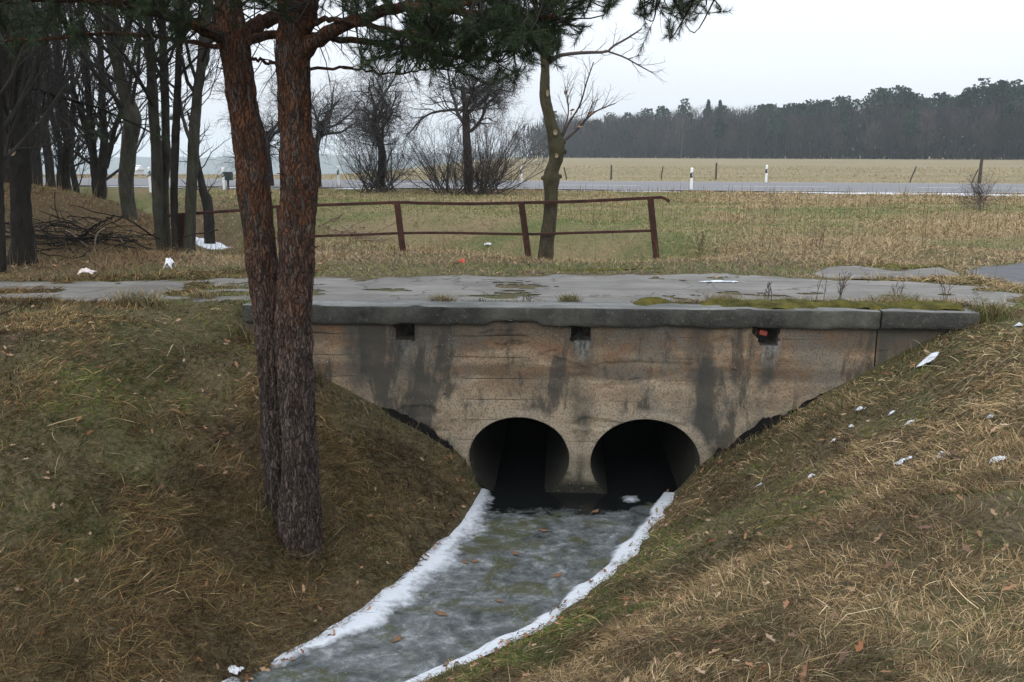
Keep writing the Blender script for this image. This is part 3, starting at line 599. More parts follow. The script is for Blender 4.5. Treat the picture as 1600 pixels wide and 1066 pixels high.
tag(sheet(SLAB, .04, .012, 9, .05).build('slab_path', bpy.data.materials['old_concrete_track']), kind='structure')
M_ASPH = simple('dark_asphalt', (.045, .045, .048), (.085, .085, .088), 5, .75, .006, .35)
SIDE = [PZ(x, y, 0)[:2] for x, y in ((1500, 425), (1530, 416), (1620, 411), (1760, 405), (1900, 440), (1700, 455), (1602, 450), (1560, 442))]
tag(sheet(SIDE, .05, .010, 11, .10).build('side_road', M_ASPH), kind='structure')
def road_strip(mb, v0, v1, lift, u0=-70, u1=900, n=200):
    us = np.linspace(0, 1, n)**1.0*(u1-u0)+u0; V = []
    for u in us:
        for v in (v0, v1):
            p_ = RA + RD*u + RN*v; V.append([p_[0], p_[1], 0])
    V = np.array(V); c = RA[None] + RD[None]*np.repeat(us, 2)[:, None]
    V[:, 2] = HT(V[:, 0], V[:, 1]); z = V[:, 2].reshape(-1, 2).max(1); V[:, 2] = np.repeat(z, 2) + lift
    return mb.add(V, [[2*i, 2*i+2, 2*i+3, 2*i+1] for i in range(n-1)])
t = NT('country_road_asphalt'); p = t.pos(); n1 = t.noise(t.map(p, (.12, .8, 1)), 1.0, 5)
M_ROAD = t.surf(t.mix(n1, (.064, .062, .063), (.105, .102, .103)), .55, t.bump(t.noise(p, 40, 4), .004), .4)
tag(road_strip(MB(), -.15, RW, .06).build('road', M_ROAD), kind='structure')
M_PAINT = simple('road_paint', (.55, .55, .55), (.75, .75, .75), 4, .6, .0, .3)
mb = MB(); cu = float((PZ(1300, 296.5, 0)[:2]-RA) @ RD)
for k in range(-6, 40):
    road_strip(mb, RW*.44-.09, RW*.44+.09, .066, cu + k*9.2, cu + k*9.2 + 5.0, 6)
road_strip(mb, RW-.35, RW-.22, .066); road_strip(mb, .05, .15, .066)
tag(mb.build('road_markings', M_PAINT), kind='structure')

# ------------------------------------------------------------------ railing
t = NT('rusty_steel'); p = t.pos(); n1 = t.noise(p, 7, 6, .7); n2 = t.noise(p, 60, 5)
M_RUST = t.surf(t.mix(t.ramp(n1, [(.38, 0.0), (.62, 1.0)]), (.030, .014, .011), (.068, .028, .018)), .85, t.bump(n2, .004), .25)
rail_t = thing('railing', 'bent rusty brown steel railing along the far side of the track', 'railing', PY(820, 397, YR))
def bar(mb, P, w, h):                        # rectangular section along a polyline
    P = np.asarray(P, float); t_ = nrm(np.gradient(P, axis=0)); side = nrm(np.cross(t_, [0, 1, 0])); b = np.cross(side, t_)
    V = np.stack([P + side*sx*h/2 + b*sy*w/2 for sx, sy in ((-1, -1), (1, -1), (1, 1), (-1, 1))], 1); n = len(P); I = np.arange(4*n).reshape(n, 4); nx_ = np.roll(I, -1, 1)
    mb.add(V, np.stack([I[:-1], nx_[:-1], nx_[1:], I[1:]], -1).reshape(-1, 4)); return mb.add(np.vstack([V[0], V[-1]]), [[0, 1, 2, 3], [7, 6, 5, 4]])
bar(MB(), spline([PY(x, y, YR) for x, y in ((262, 337), (300, 334), (385, 328), (435, 323), (520, 320), (620, 316.5), (660, 317.5), (740, 318.5), (815, 317), (900, 315), (1015, 309.5), (1035, 309), (1046, 315))], 90), .06, .05).build('top_rail', M_RUST, rail_t, smooth=False, bevel=.006)
bar(MB(), spline([PY(x, y, YR) for x, y in ((462, 370.5), (470, 370), (480, 369.5), (560, 367), (628, 364.5), (700, 364), (822, 366), (900, 364), (1022, 360.5))], 60), .05, .042).build('middle_rail', M_RUST, rail_t, smooth=False, bevel=.005)
for (x0, y0), (x1, y1) in (((284, 335), (287, 402)), ((437, 323), (443, 400)), ((621, 318), (632, 399)), ((815, 319), (827, 399)), ((1016, 311), (1027, 404))):
    a, b = PY(x0, y0, YR), PY(x1, y1, YR); b = b - [0, 0, .12]
    mb = bar(MB(), [a, (a+b)/2, b], .065, .085); bar(mb, [a + [.0, -.03, 0], (a+b)/2 + [0, -.03, 0], b + [0, -.03, 0]], .012, .105)
    mb.build('post', M_RUST, rail_t, smooth=False)

# ------------------------------------------------------------------ guide posts, fence posts
M_WHITE = simple('white_plastic', (.68, .69, .70), (.8, .8, .8), 6, .5, .0, .4); M_BLACK = simple('black_band', (.012, .012, .012), (.02, .02, .02), 6, .6)
M_REFL = simple('grey_reflector', (.35, .35, .36), (.45, .45, .45), 9, .2, .0, .6); M_OLDWOOD = simple('old_grey_wood', (.035, .03, .025), (.085, .075, .06), 14, .9, .01)
def guide_post():
    t_ = thing('guide_post', '', 'guide post', (0, 0, 0), 'white guide posts along the road')
    def ring(z, s=1.0): return [[-.06*s, .035*s, z], [.06*s, .035*s, z], [.035*s, -.055*s, z], [-.035*s, -.055*s, z]]
    mb = MB().add(ring(-.15) + ring(.98) + [[-.05, .03, 1.04], [.05, .03, 1.04], [.03, -.045, 1.0], [-.03, -.045, 1.0]], [[0, 3, 7, 4], [3, 2, 6, 7], [2, 1, 5, 6], [1, 0, 4, 5], [4, 7, 11, 8], [7, 6, 10, 11], [6, 5, 9, 10], [5, 4, 8, 9], [8, 11, 10, 9]])
    mb.build('post_body', M_WHITE, t_, smooth=False)
    b = MB(); lo = np.array(ring(.60, 1.06)); hi = np.array(ring(.83, 1.06)); lo[:, 2] += lo[:, 0]*.6; hi[:, 2] += hi[:, 0]*.6
    b.add(np.vstack([lo, hi]), [[0, 3, 7, 4], [3, 2, 6, 7], [2, 1, 5, 6], [1, 0, 4, 5], [4, 7, 6, 5], [0, 1, 2, 3]]).build('band', M_BLACK, t_, smooth=False)
    MB().box((0, -.062, .72), (.05, .008, .15)).build('reflector', M_REFL, t_, smooth=False); return t_
gp = guide_post()
def clone(o, loc, rz=0, sc=1.0, label=None):
    r = o.copy(); C.collection.objects.link(r); r.location = [float(v) for v in loc]; r.rotation_euler = (0, 0, rz); r.scale = (sc,)*3 if np.isscalar(sc) else sc
    if label: r['label'] = label
    for ch in o.children:
        c = ch.copy(); C.collection.objects.link(c); c.parent = r
        for g in ch.children:
            d = g.copy(); C.collection.objects.link(d); d.parent = c
    return r
gps = [(1080, 298, 'white guide post with black band on the near verge, right of the railing end'), (1197, 286.5, 'tall white guide post with black band on the far verge before the dark wood'),
       (529, 291, 'white guide post on the far verge between the trunks of two roadside fruit trees'), (350, 298, 'white guide post on the verge beside the small dark box, left of the twin pine'), (235, 296, 'white guide post on the near verge beside a grey trunk of the left clump'), (815, 288, 'white guide post half hidden by the twigs of the brown bush')]
for i, (x, y, lb) in enumerate(gps):
    q = PZ(x, y, 0); q[2] = HT(q[0], q[1]); o = gp if i == 0 else clone(gp, q, label=lb)
    o.location = [float(v) for v in q]; o['label'] = lb; o.rotation_euler = (0, 0, .3)
def fence_post(x, y, h, lean, w, label):
    q = PZ(x, y, 0); q[2] = HT(q[0], q[1]); rg = RNG(int(x)); mb = MB()
    P = np.array([q + [lean*k*h + .01*rg.normal(), 0, k*h - .1*(k == 0)] for k in (0, .35, .7, 1)]); tube(mb, P, [w, w*.95, w*.9, w*.85], 8, cap=True)
    tag(mb.build('fence_post', M_OLDWOOD), label, 'fence post', 'old fence posts at the edge of the pasture')
for a in ((886, 281, .8, -.25, .05, 'leaning dark fence post in the pasture just right of the crooked tree trunk'), (955, 281, .95, .0, .06, 'short upright dark fence post, second from the crooked tree'), (1033, 281, .85, .1, .045, 'thin fence post leaning right, left of the white guide post with black band'), (1118, 281, 1.1, .02, .065, 'upright dark fence post between the two guide posts'),
          (1421, 286, .95, .3, .045, 'thin pale fence post leaning right, beside the thick one at the far right'), (1530, 287, 1.45, .0, .10, 'thick tall dark fence post, rightmost at the pasture edge'), (1518, 287, .8, .35, .04, 'slanting strut propped against the thick fence post')): fence_post(*a)
q = PZ(357, 296, 0); q[2] = HT(q[0], q[1]); bx_ = thing('roadside_box', 'small dark box on a post beside the road, left of the twin pine', 'roadside box', q)
MB().box(q + [0, 0, .62], (.42, .3, .40)).build('box_body', simple('dark_green_metal', (.02, .028, .026), (.04, .05, .048), 5, .5), bx_, smooth=False, bevel=.02)
MB().box(q + [0, 0, .2], (.08, .08, .5)).build('post', M_OLDWOOD, bx_, smooth=False)
q = PD(207, 272, 170); mb = MB(); hs_ = thing('farm_building', 'low white roofed farm building far off between two grey trunks on the left', 'building', q)
mb = MB().box(q + [0, 0, .3], (3.0, 3, .9)); mb.build('wall', simple('pale_render', (.5, .5, .5), (.6, .6, .6), 1), hs_, smooth=False)
V = np.array([[-1.7, -1.8, .72], [1.7, -1.8, .72], [1.7, 1.8, .72], [-1.7, 1.8, .72], [-1.7, 0, 1.6], [1.7, 0, 1.6]]) + q
MB().add(V, [[0, 1, 5, 4], [2, 3, 4, 5]], [[0, 4, 3], [1, 2, 5]]).build('roof', simple('snowy_roof', (.6, .62, .66), (.75, .77, .8), 1), hs_, smooth=False)
# ------------------------------------------------------------------ bark and foliage materials
def m_bark(name, a, b, sc=(9, 9, 2.2), bump=.02, red=None, moss=None):
    t = NT(name); p = t.pos(); v = t.map(p, sc); n1 = t.noise(v, 1.0, 7, .68, .6); n2 = t.noise(p, 45, 5, .7)
    c = t.mix(t.ramp(n1, [(.36, 0.0), (.62, 1.0)]), a, b); c = t.mix(t.ramp(n2, [(.5, 0.0), (.75, .5)]), c, tuple(min(1, x*1.7) for x in b))
    if red: 
        z = t.math('ADD', t.sep(p)[2], t.math('MULTIPLY', t.noise(p, 3.0, 5), .9)); pl = t.noise(t.map(p, (14, 14, 6)), 1.0, 6, .7, .4)
        k = t.math('MULTIPLY', t.ramp(t.math('MULTIPLY', t.math('ADD', z, 2.0), .2), [(.44, .0), (.72, .85)]), t.ramp(pl, [(.45, .05), (.60, 1.0)])); c = t.mix(k, c, red)
    if moss: c = t.mix(t.ramp(t.noise(p, 2.2, 5), [(.48, 0.0), (.64, .6)]), c, moss)
    h = t.math('ADD', t.math('MULTIPLY', n1, 1.0), t.math('MULTIPLY', n2, .35))
    return t.surf(c, .92, t.bump(h, bump), .12)
def m_pine():
    t = NT('pine_bark'); p = t.pos(); ds = t.n('ShaderNodeVectorMath', operation='ADD', ins={0: t.map(p, (1, 1, .20)), 1: t.n('ShaderNodeVectorMath', operation='SCALE', ins={0: t.n('ShaderNodeTexNoise', ins={'Vector': t.map(p, (1, 1, .5)), 'Scale': 14.0, 'Detail': 7.0}).outputs[1], 'Scale': .10}).outputs[0]}).outputs[0]
    ed = t.n('ShaderNodeTexVoronoi', feature='DISTANCE_TO_EDGE', ins={'Vector': ds, 'Scale': 46.0}).outputs[0]; cell = t.n('ShaderNodeTexVoronoi', ins={'Vector': ds, 'Scale': 46.0}).outputs[1]
    crack = t.ramp(ed, [(.0, .85), (.13, 0.0)]); fine = t.noise(t.map(p, (1, 1, .5)), 60, 6, .72); mid = t.noise(t.map(p, (1, 1, .4)), 11, 5, .65); cs = t.sep(cell)[0]
    plate = t.mix(t.ramp(t.math('ADD', t.math('MULTIPLY', cs, .5), t.math('MULTIPLY', mid, .5)), [(.3, 0.0), (.7, 1.0)]), (.048, .037, .031), (.118, .095, .082))
    z = t.math('ADD', t.sep(p)[2], t.math('MULTIPLY', t.noise(p, 2.6, 5), 1.0)); kz = t.ramp(t.math('MULTIPLY', t.math('ADD', z, 2.0), .2), [(.44, .03), (.76, .88)])
    kp = t.ramp(t.math('ADD', t.math('MULTIPLY', t.sep(cell)[1], .6), t.math('MULTIPLY', t.noise(t.map(p, (1, 1, .6)), 16, 5, .7), .5)), [(.34, .0), (.62, 1.0)])
    c = t.mix(t.math('MULTIPLY', kz, kp), plate, t.mix(fine, (.085, .036, .018), (.20, .086, .043)))
    c = t.mix(t.math('MULTIPLY', crack, t.math('SUBTRACT', 1.0, t.math('MULTIPLY', kz, .45))), c, (.028, .021, .018)); c = t.mix(t.ramp(fine, [(.36, .65), (.5, 0.0)]), c, (.025, .019, .016))
    h = t.math('SUBTRACT', t.math('ADD', t.math('MULTIPLY', fine, .45), t.math('MULTIPLY', mid, .5)), t.math('MULTIPLY', crack, .8))
    return t.surf(c, .93, t.bump(h, .030), .12)
M_PINE = m_pine()
M_GREYBARK = m_bark('grey_bark', (.022, .021, .017), (.068, .063, .050), (10, 10, 2.5), .018, moss=(.036, .040, .022))
M_DARKBARK = m_bark('dark_bark', (.010, .009, .0075), (.028, .025, .021), (8, 8, 3), .02)
M_OAK = m_bark('olive_grey_bark', (.032, .027, .017), (.085, .071, .046), (12, 12, 4), .015, moss=(.050, .050, .025))
M_TWIG = simple('bare_twigs', (.016, .014, .012), (.034, .030, .025), 5); M_TWIGB = simple('brown_twigs', (.050, .037, .032), (.085, .064, .054), 5)
M_TWIGF = simple('grey_fruit_twigs', (.030, .027, .026), (.058, .052, .049), 5); M_NEEDLE = attrmat('pine_needles', .6, .25); M_GRASS = attrmat('grass_blades', .9, .1); M_LEAF = attrmat('dead_leaves', .8, .2)

# ------------------------------------------------------------------ grass and litter on the banks
def blades(mb, P, N, head, lean0, lean1, ln, wd, col, rng):
    n = len(P); hd = np.stack([np.cos(head), np.sin(head), np.zeros(n)], -1); hd = nrm(hd - (hd*N).sum(1, keepdims=True)*N)
    side = np.cross(N, hd); tw = rng.normal(size=(n, 1))*.7; sd = nrm(side*np.cos(tw) + N*np.sin(tw)*.8)
    V = np.zeros((n, 7, 3)); p = P.copy(); curl = rng.normal(size=n)*.35
    for k in range(4):
        wk = (1, .85, .6, 0)[k]*wd[:, None]*.5
        if k < 3: V[:, 2*k] = p - sd*wk; V[:, 2*k+1] = p + sd*wk
        else: V[:, 6] = p
        th = lean0 + (lean1-lean0)*k/2; h2 = hd*np.cos(curl*k)[:, None] + side*np.sin(curl*k)[:, None]
        p = p + (N*np.cos(th)[:, None] + h2*np.sin(th)[:, None])*(ln/3)[:, None]
    I = (np.arange(n)*7)[:, None]
    Q = np.concatenate([I + [0, 1, 3, 2], I + [2, 3, 5, 4]]); T = I + [4, 5, 6]
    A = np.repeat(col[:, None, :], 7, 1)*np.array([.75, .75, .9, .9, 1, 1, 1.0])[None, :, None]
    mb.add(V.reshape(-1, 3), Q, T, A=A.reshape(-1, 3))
def normals(x, y, e=.04):
    return nrm(np.stack([-(HT(x+e, y)-HT(x-e, y))/(2*e), -(HT(x, y+e)-HT(x, y-e))/(2*e), np.ones_like(x)], -1))
TRK_P, SLAB_P, SIDE_P = np.array(TRACK), np.array(SLAB), np.array(SIDE)
def trackmask(x, y):
    d = np.where(inside(x, y, TRK_P), seg_d(x, y, TRK_P, True), -1); m = np.minimum(d + .28*fbm(x*2.2, y*2.2, s=7, o=5) - .084, strip_hole(x, y))
    a = np.where(inside(x, y, SLAB_P), seg_d(x, y, SLAB_P, True), -1); b = np.where(inside(x, y, SIDE_P), seg_d(x, y, SIDE_P, True), -1)
    return np.maximum(np.maximum(m, a-.04), b-.07)
STRAW = np.array([.29, .225, .125]); TAN = np.array([.205, .15, .085]); BROWN = np.array([.115, .078, .042]); GREEN = np.array([.085, .120, .030]); OLIVE = np.array([.115, .105, .042]); DARKB = np.array([.055, .040, .024]); PALE = np.array([.37, .31, .20])
def mixcol(rng, n, wts):
    w = np.stack(wts, 1); w = w/w.sum(1, keepdims=True); r = rng.random((n, 1)); k = (np.cumsum(w, 1) < r).sum(1); k = np.clip(k, 0, len(wts)-1)
    pal = np.stack([STRAW, TAN, BROWN, GREEN, OLIVE, DARKB, PALE]); c = pal[k]*(.5+1.0*rng.random((n, 1)))
    return c
def polar(rng, n, r0, r1, pw, a0=-44, a1=42):
    u = rng.random(n); e = 2-pw; d = (r0**e + u*(r1**e-r0**e))**(1/e); a = R(1)*(a0 + (a1-a0)*rng.random(n)) + YAW
    return d*np.sin(a), d*np.cos(a), d
GB = np.array([on_ground(a, b)[:2] for a, b in ((840, 1000), (960, 905), (1060, 830), (1200, 800), (1340, 775), (1460, 745))])
def front_grass(n, seed, mode, rg_=(1.6, 13.5, -44, 42)):
    rng = RNG(seed); x, y, d = polar(rng, n, rg_[0], rg_[1], 1.55, rg_[2], rg_[3])
    sd = ch_sd(x, y); ok = (y < YW - .0) & (sd > (.03 if mode != 'fringe' else -.02))
    ok |= (y >= YW) & (y < YR+.3) & ((x < XL) | (x > XR-.05)) & (trackmask(x, y) < -.02)
    if mode == 'fringe': ok &= sd < .5
    x, y, d, sd = x[ok], y[ok], d[ok], sd[ok]; n = len(x)
    left = (x < np.interp(y, CH[:, 1][::-1]*0+np.linspace(y.min(), y.max(), len(CH)), CH[:, 0])) ; cx = np.interp(y, np.sort(L_EDGE[:, 1]), np.sort(L_EDGE[:, 0])) + .6; left = x < cx
    g = fbm(x*.75, y*.75, s=11, o=3); g2 = fbm(x*2.6, y*2.6, s=12, o=3); st = fbm(x*1.1, y*1.1, s=14, o=3)
    gr = sst(-.02, .20, g + .5*g2 + np.where(left, -.17, .10) + .30*(~left)*np.exp(-(seg_d(x, y, GB)/.30)**2) - .22*np.exp(-((sd-2.6)/1.0)**2)*(~left))
    mat = sst(-.15, .35, st)
    lf = left.astype(float)
    W = [(.30+.5*mat)*(1-.25*lf), .75+0*g, .55+.45*lf, 2.9*gr, .35+.4*gr+.25*lf, .25+.45*lf, .10*(1-lf)+.08]
    W = [w_*np.where(np.array([i in (3, 4)]*n), 1, 1-.55*gr) for i, w_ in enumerate(W)]
    col = mixcol(rng, n, W); isg = (col[:, 1] > col[:, 0])
    dkm = sst(-.05, .28, fbm(x*2.4, y*2.4, s=18, o=4)); col = col*(1-.55*dkm)[:, None]*np.where(left[:, None], np.array([.86, .77, .64])*(1.0), np.array([1.36, 1.27, 1.20]))  # left bank: browner grass, with canopy shade put into its colour
    N = normals(x, y); P = np.stack([x, y, HT(x, y)], -1)
    # matted blades lie downslope, combed by a slow swirl
    gx_, gy_ = N[:, 0], N[:, 1]; base = np.arctan2(gy_, gx_); flat = np.hypot(gx_, gy_) < .12
    sw = fbm(x*1.1, y*1.1, s=15, o=3)*3.4 + rng.normal(size=n)*.95
    head = np.where(flat, 0.6, base) + sw
    lay = sst(-.4, .5, fbm(x*1.4, y*1.4, s=16, o=2))
    l0 = np.clip(.75 + .70*lay + .32*rng.normal(size=n), 0, 1.5); l1 = np.clip(l0 + .15 + .75*rng.random(n), 0, 1.85)
    ln = (.035 + .115*rng.random(n)**1.8)*(1 + .35*lay)*(.6+.4*sst(.1, .8, sd)); ln = np.where(isg, ln*.6, ln)*(1-.35*gr); l0 = np.where(isg, l0*.7, l0); ln = ln*np.where(left, 1.55, np.clip(d/5.5, .62, 1)); l0 = np.where(left, l0 - .18, l0); ln = np.where((P[:, 2] > -.30) & (x < -2.4), ln*.55, ln)
    if mode == 'long': 
        ln = .15 + .24*rng.random(n); l0 = 1.0 + .4*rng.random(n); l1 = l0 + .35 + .25*rng.random(n); col = np.where(isg[:, None], STRAW, col)*1.1
    if mode == 'fringe': ln = .05 + .09*rng.random(n); l0 = .5 + .6*rng.random(n); head = base + rng.normal(size=n)*.4; col = col*.7
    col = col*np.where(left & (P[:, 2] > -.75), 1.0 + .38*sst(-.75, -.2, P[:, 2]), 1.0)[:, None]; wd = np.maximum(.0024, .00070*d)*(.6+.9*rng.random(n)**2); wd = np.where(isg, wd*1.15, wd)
    P[:, 2] += rng.random(n)**2*.05*lay*(mode != 'fringe') - .012
    nearw = sst(0, .5, YW - y) if True else 1
    ln = ln*(.55 + .45*np.where(y < YW, nearw, 1))
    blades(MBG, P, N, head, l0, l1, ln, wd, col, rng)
MBG = MB()
def foot_grass():
    rng = RNG(110); n = 9000; x = np.where(rng.random(n) < .5, rng.uniform(-3.2, -.95, n), rng.uniform(1.45, 4.4, n)); y = YW + .03 - .22*rng.random(n)**1.6; k = rng.random(n) < .35 + .9*fbm(x*3, y*3, s=111); x, y = x[k], y[k]; n = len(x)
    P = np.stack([x, y, HT(x, y)-.015], -1); col = mixcol(rng, n, [np.full(n, v) for v in (.5, .8, .8, .6, .6, .7, .2)])*np.where(x < 0, .75, 1.0)[:, None]
    blades(MBG, P, np.tile([0, -.25, .97], (n, 1)), rng.random(n)*6.28, rng.random(n)*.8, .4+rng.random(n)*1.1, .03+.12*rng.random(n)**2, np.full(n, .0065), col, rng)
foot_grass()
front_grass(620000, 101, 'mat'); front_grass(4500, 102, 'long'); front_grass(50000, 103, 'fringe'); front_grass(70000, 104, 'mat', (1.2, 9, 42, 75)); front_grass(40000, 105, 'mat', (2.0, 12, -70, -44)); front_grass(16000, 106, 'mat', (.7, 1.6, -44, 42))
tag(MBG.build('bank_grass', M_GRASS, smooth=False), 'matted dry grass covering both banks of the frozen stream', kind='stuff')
def back_grass(n, seed, r0, r1, mode):
    rng = RNG(seed); x, y, d = polar(rng, n, r0, r1, 1.35); rv = road_v(x, y)
    ok = (y > YW+.46) & (trackmask(x, y) < -.015) & ((up_d(x, y) > .05) | (y < YR+4.6)) & ((rv < -.5) | (rv > RW+.5)) & ~((y < YW+2.6) & (x > XL) & (x < XR))
    x, y, d, rv = x[ok], y[ok], d[ok], rv[ok]; n = len(x)
    g = fbm(x*.22, y*.5, s=201, o=4); dr = fbm(x*.5, y*.9, s=202, o=3)
    lat = (x*rt[0]+y*rt[1])/d
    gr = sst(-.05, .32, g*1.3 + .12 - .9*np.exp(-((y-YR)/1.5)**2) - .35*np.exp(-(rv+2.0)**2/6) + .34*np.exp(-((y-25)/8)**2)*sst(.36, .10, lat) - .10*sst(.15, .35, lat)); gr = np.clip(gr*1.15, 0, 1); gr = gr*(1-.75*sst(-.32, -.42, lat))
    gr = np.where(rv > 0, gr*.35, gr)
    gr = np.clip(gr*1.5 + .24*(rv < -2)*sst(.30, .15, lat)*sst(YR+.8, YR+2.5, y), 0, 1)
    W = [1.0*(1-.6*gr), .8*(1-.6*gr), (.45+.5*sst(.1, .4, dr))*(1-.5*gr), 3.8*gr, .3+.5*gr, .15+0*g, .35*(1-gr)]
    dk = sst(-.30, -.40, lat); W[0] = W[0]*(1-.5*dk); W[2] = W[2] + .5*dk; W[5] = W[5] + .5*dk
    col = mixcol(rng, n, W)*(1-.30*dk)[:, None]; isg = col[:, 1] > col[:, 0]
    N = normals(x, y, .1); P = np.stack([x, y, HT(x, y)-.01], -1)
    head = rng.random(n)*6.28; l0 = np.clip(.55+.5*rng.random(n)+.2*rng.normal(size=n), 0, 1.4); l1 = l0 + .3 + .5*rng.random(n)
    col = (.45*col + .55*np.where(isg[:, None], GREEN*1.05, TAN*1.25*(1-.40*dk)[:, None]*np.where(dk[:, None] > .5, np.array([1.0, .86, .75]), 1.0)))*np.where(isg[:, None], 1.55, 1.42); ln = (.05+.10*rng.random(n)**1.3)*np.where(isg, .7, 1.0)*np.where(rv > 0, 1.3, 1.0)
    tall = sst(.05, .4, fbm(x*.7, y*.35, s=205, o=3)); ln = ln*(1+1.0*tall*(~isg))
    if mode == 'stalk': ln = .25+.3*rng.random(n); l0 = .15*rng.random(n); l1 = l0+.3*rng.random(n); col = np.where(rng.random((n, 1)) < .5, TAN, BROWN)*(.8+.4*rng.random((n, 1)))
    wd = np.maximum(.004, .00055*d)*(.7+.6*rng.random(n))*(1 if mode != 'stalk' else .7)
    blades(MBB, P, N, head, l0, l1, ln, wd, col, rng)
MBB = MB()
back_grass(360000, 301, 11.5, 44, 'turf'); back_grass(7000, 302, 13, 44, 'stalk'); back_grass(45000, 303, 46, 130, 'turf')
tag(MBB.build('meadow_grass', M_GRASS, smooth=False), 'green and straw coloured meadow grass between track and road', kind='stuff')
def moss_and_litter():
    # yellow-green moss cushions behind the coping and along the slabs
    def mossf(A, B): 
        a = .30*sst(xg(900), xg(1250), A)*(1-sst(xg(1500), xg(1530), A)); return a - np.abs(B-(YW+.40))*1.25 + .42*fbm(A*2.2, B*4, s=401, o=5) - .04
    mb = MB(); 
    xs = np.arange(-1, XR+.1, .025); ys = np.arange(YW+.05, YW+.9, .025); A, B = np.meshgrid(xs, ys); m = mossf(A, B)
    Zm = np.where(B < YW+.44, ZT-.02, np.maximum(0, 0)) + .065*np.clip(m*6, -.5, 1) + .035*fbm(A*7, B*7, s=402, o=5)
    I = np.arange(A.size).reshape(A.shape); Qd = np.stack([I[:-1, :-1], I[:-1, 1:], I[1:, 1:], I[1:, :-1]], -1); ok = (m[:-1, :-1] > -.03) & (m[1:, 1:] > -.03)
    mb.add(np.stack([A, B, Zm], -1), Qd[ok])
    for poly, s_ in (([PZ(x, y, 0)[:2] for x, y in ((1265, 416), (1290, 412), (1390, 411), (1470, 412), (1500, 414), (1420, 421), (1335, 413), (1290, 417))], 5), ([PZ(x, y, 0)[:2] for x, y in ((1285, 437), (1360, 437.5), (1450, 437), (1530, 436), (1590, 446), (1620, 458), (1600, 464), (1570, 450), (1460, 441), (1340, 440))], 6), ([PZ(x, y, 0)[:2] for x, y in ((800, 424), (930, 420), (1060, 421), (930, 426))], 8)):
        q = sheet(poly, .05, .02, s_, .10); 
        mb.V += q.V; mb.Q += [a + mb.n for a in q.Q]; mb.QM += q.QM; mb.n += q.n
    t = NT('yellow_green_moss'); p = t.pos(); n1 = t.noise(p, 7, 6, .7); n2 = t.noise(p, 70, 4)
    tag(mb.build('moss', t.surf(t.mix(t.ramp(n1, [(.35, 0.0), (.65, 1.0)]), (.035, .036, .012), (.125, .108, .024)), .95, t.bump(n2, .02), .1)), 'yellow green moss along the back of the coping and between the slabs', kind='stuff')
    rng = RNG(500); mb = MB()
    def leaves(x, y, sz, lift):
        n = len(x); N = normals(x, y); P = np.stack([x, y, HT(x, y)+lift*(.6+.8*rng.random(n))], -1); N = nrm(N + rng.normal(size=(n, 3))*.35)
        a = rng.normal(size=(n, 3)); u = nrm(a-(a*N).sum(1, keepdims=True)*N); v = np.cross(N, u)
        sh = np.array([[-.5, 0, .0], [-.28, .17, .10], [-.05, .12, .02], [.16, .27, .12], [.32, .12, .05], [.55, 0, .10], [.32, -.13, .04], [.14, -.26, .10], [-.06, -.11, .0], [-.28, -.18, .08]])
        s_ = sz*(.6+.8*rng.random(n)); cu = (rng.random(n)*1.6)[:, None, None]
        V = P[:, None] + s_[:, None, None]*(sh[None, :, 0:1]*u[:, None] + sh[None, :, 1:2]*v[:, None] + cu*sh[None, :, 2:3]*N[:, None])
        pal = np.array([[.24, .13, .07], [.31, .20, .12], [.17, .075, .035], [.33, .235, .16], [.12, .07, .045]])[rng.integers(0, 5, n)]
        I = (np.arange(n)*10)[:, None]
        mb.add(V.reshape(-1, 3), np.concatenate([I+[0, 1, 2, 8], I+[0, 8, 9, 0]][:1] + [I+[2, 3, 7, 8], I+[3, 4, 6, 7]]), np.concatenate([I+[0, 8, 9], I+[4, 5, 6]]), A=np.repeat(pal*(.7+.5*rng.random((n, 1))), 10, 0))
    x, y, d = polar(rng, 8000, 2.2, 12, 1.2); k = (ch_sd(x, y) > .1) & (y < YW-.05) & (rng.random(len(x)) < .16 + .6*sst(.0, .4, fbm(x, y, s=501))); leaves(x[k], y[k], .050, .050)
    x, y, d = polar(rng, 9000, 10, 26, 1.0); k = (y > YW+2.4) & (trackmask(x, y) < .02) & ((y < YR+2.5) | (x < -6.5)) & (up_d(x, y) > .3) & (rng.random(len(x)) < .10 + .8*sst(.0, .35, fbm(x*1.3, y*1.3, s=502))); leaves(x[k], y[k], .07, .03)
    u = rng.random(60); k = rng.random(60) < .5; xx = np.where(k, np.interp(u, np.linspace(0, 1, 7), R_EDGE[1:8, 0]) + .03, np.interp(u, np.linspace(0, 1, 8), L_EDGE[1:9, 0])); yy = np.where(k, np.interp(u, np.linspace(0, 1, 7), R_EDGE[1:8, 1]), np.interp(u, np.linspace(0, 1, 8), L_EDGE[1:9, 1])); leaves(xx, yy, .06, .05)
    q = np.array([[727, 880], [805, 866], [742, 878], [870, 900], [690, 960], [930, 800], [620, 1000], [780, 940], [850, 830]]); Pz = np.array([PZ(a, b, ZW) for a, b in q]); n0 = mb.n
    for c in Pz:
        s_ = .05+.03*rng.random(); a = rng.random()*6.28; u = np.array([math.cos(a), math.sin(a), 0]); v = np.array([-u[1], u[0], 0]); mb.add([c-u*s_+[0, 0, .012], c-v*s_*.4+[0, 0, .006], c+u*s_+[0, 0, .02], c+v*s_*.45+[0, 0, .006]], [[0, 1, 2, 3]], A=np.array([.16, .09, .05]))
    tag(mb.build('fallen_leaves', M_LEAF, smooth=False), 'fallen brown oak leaves scattered over the banks and verge', kind='stuff')
moss_and_litter()

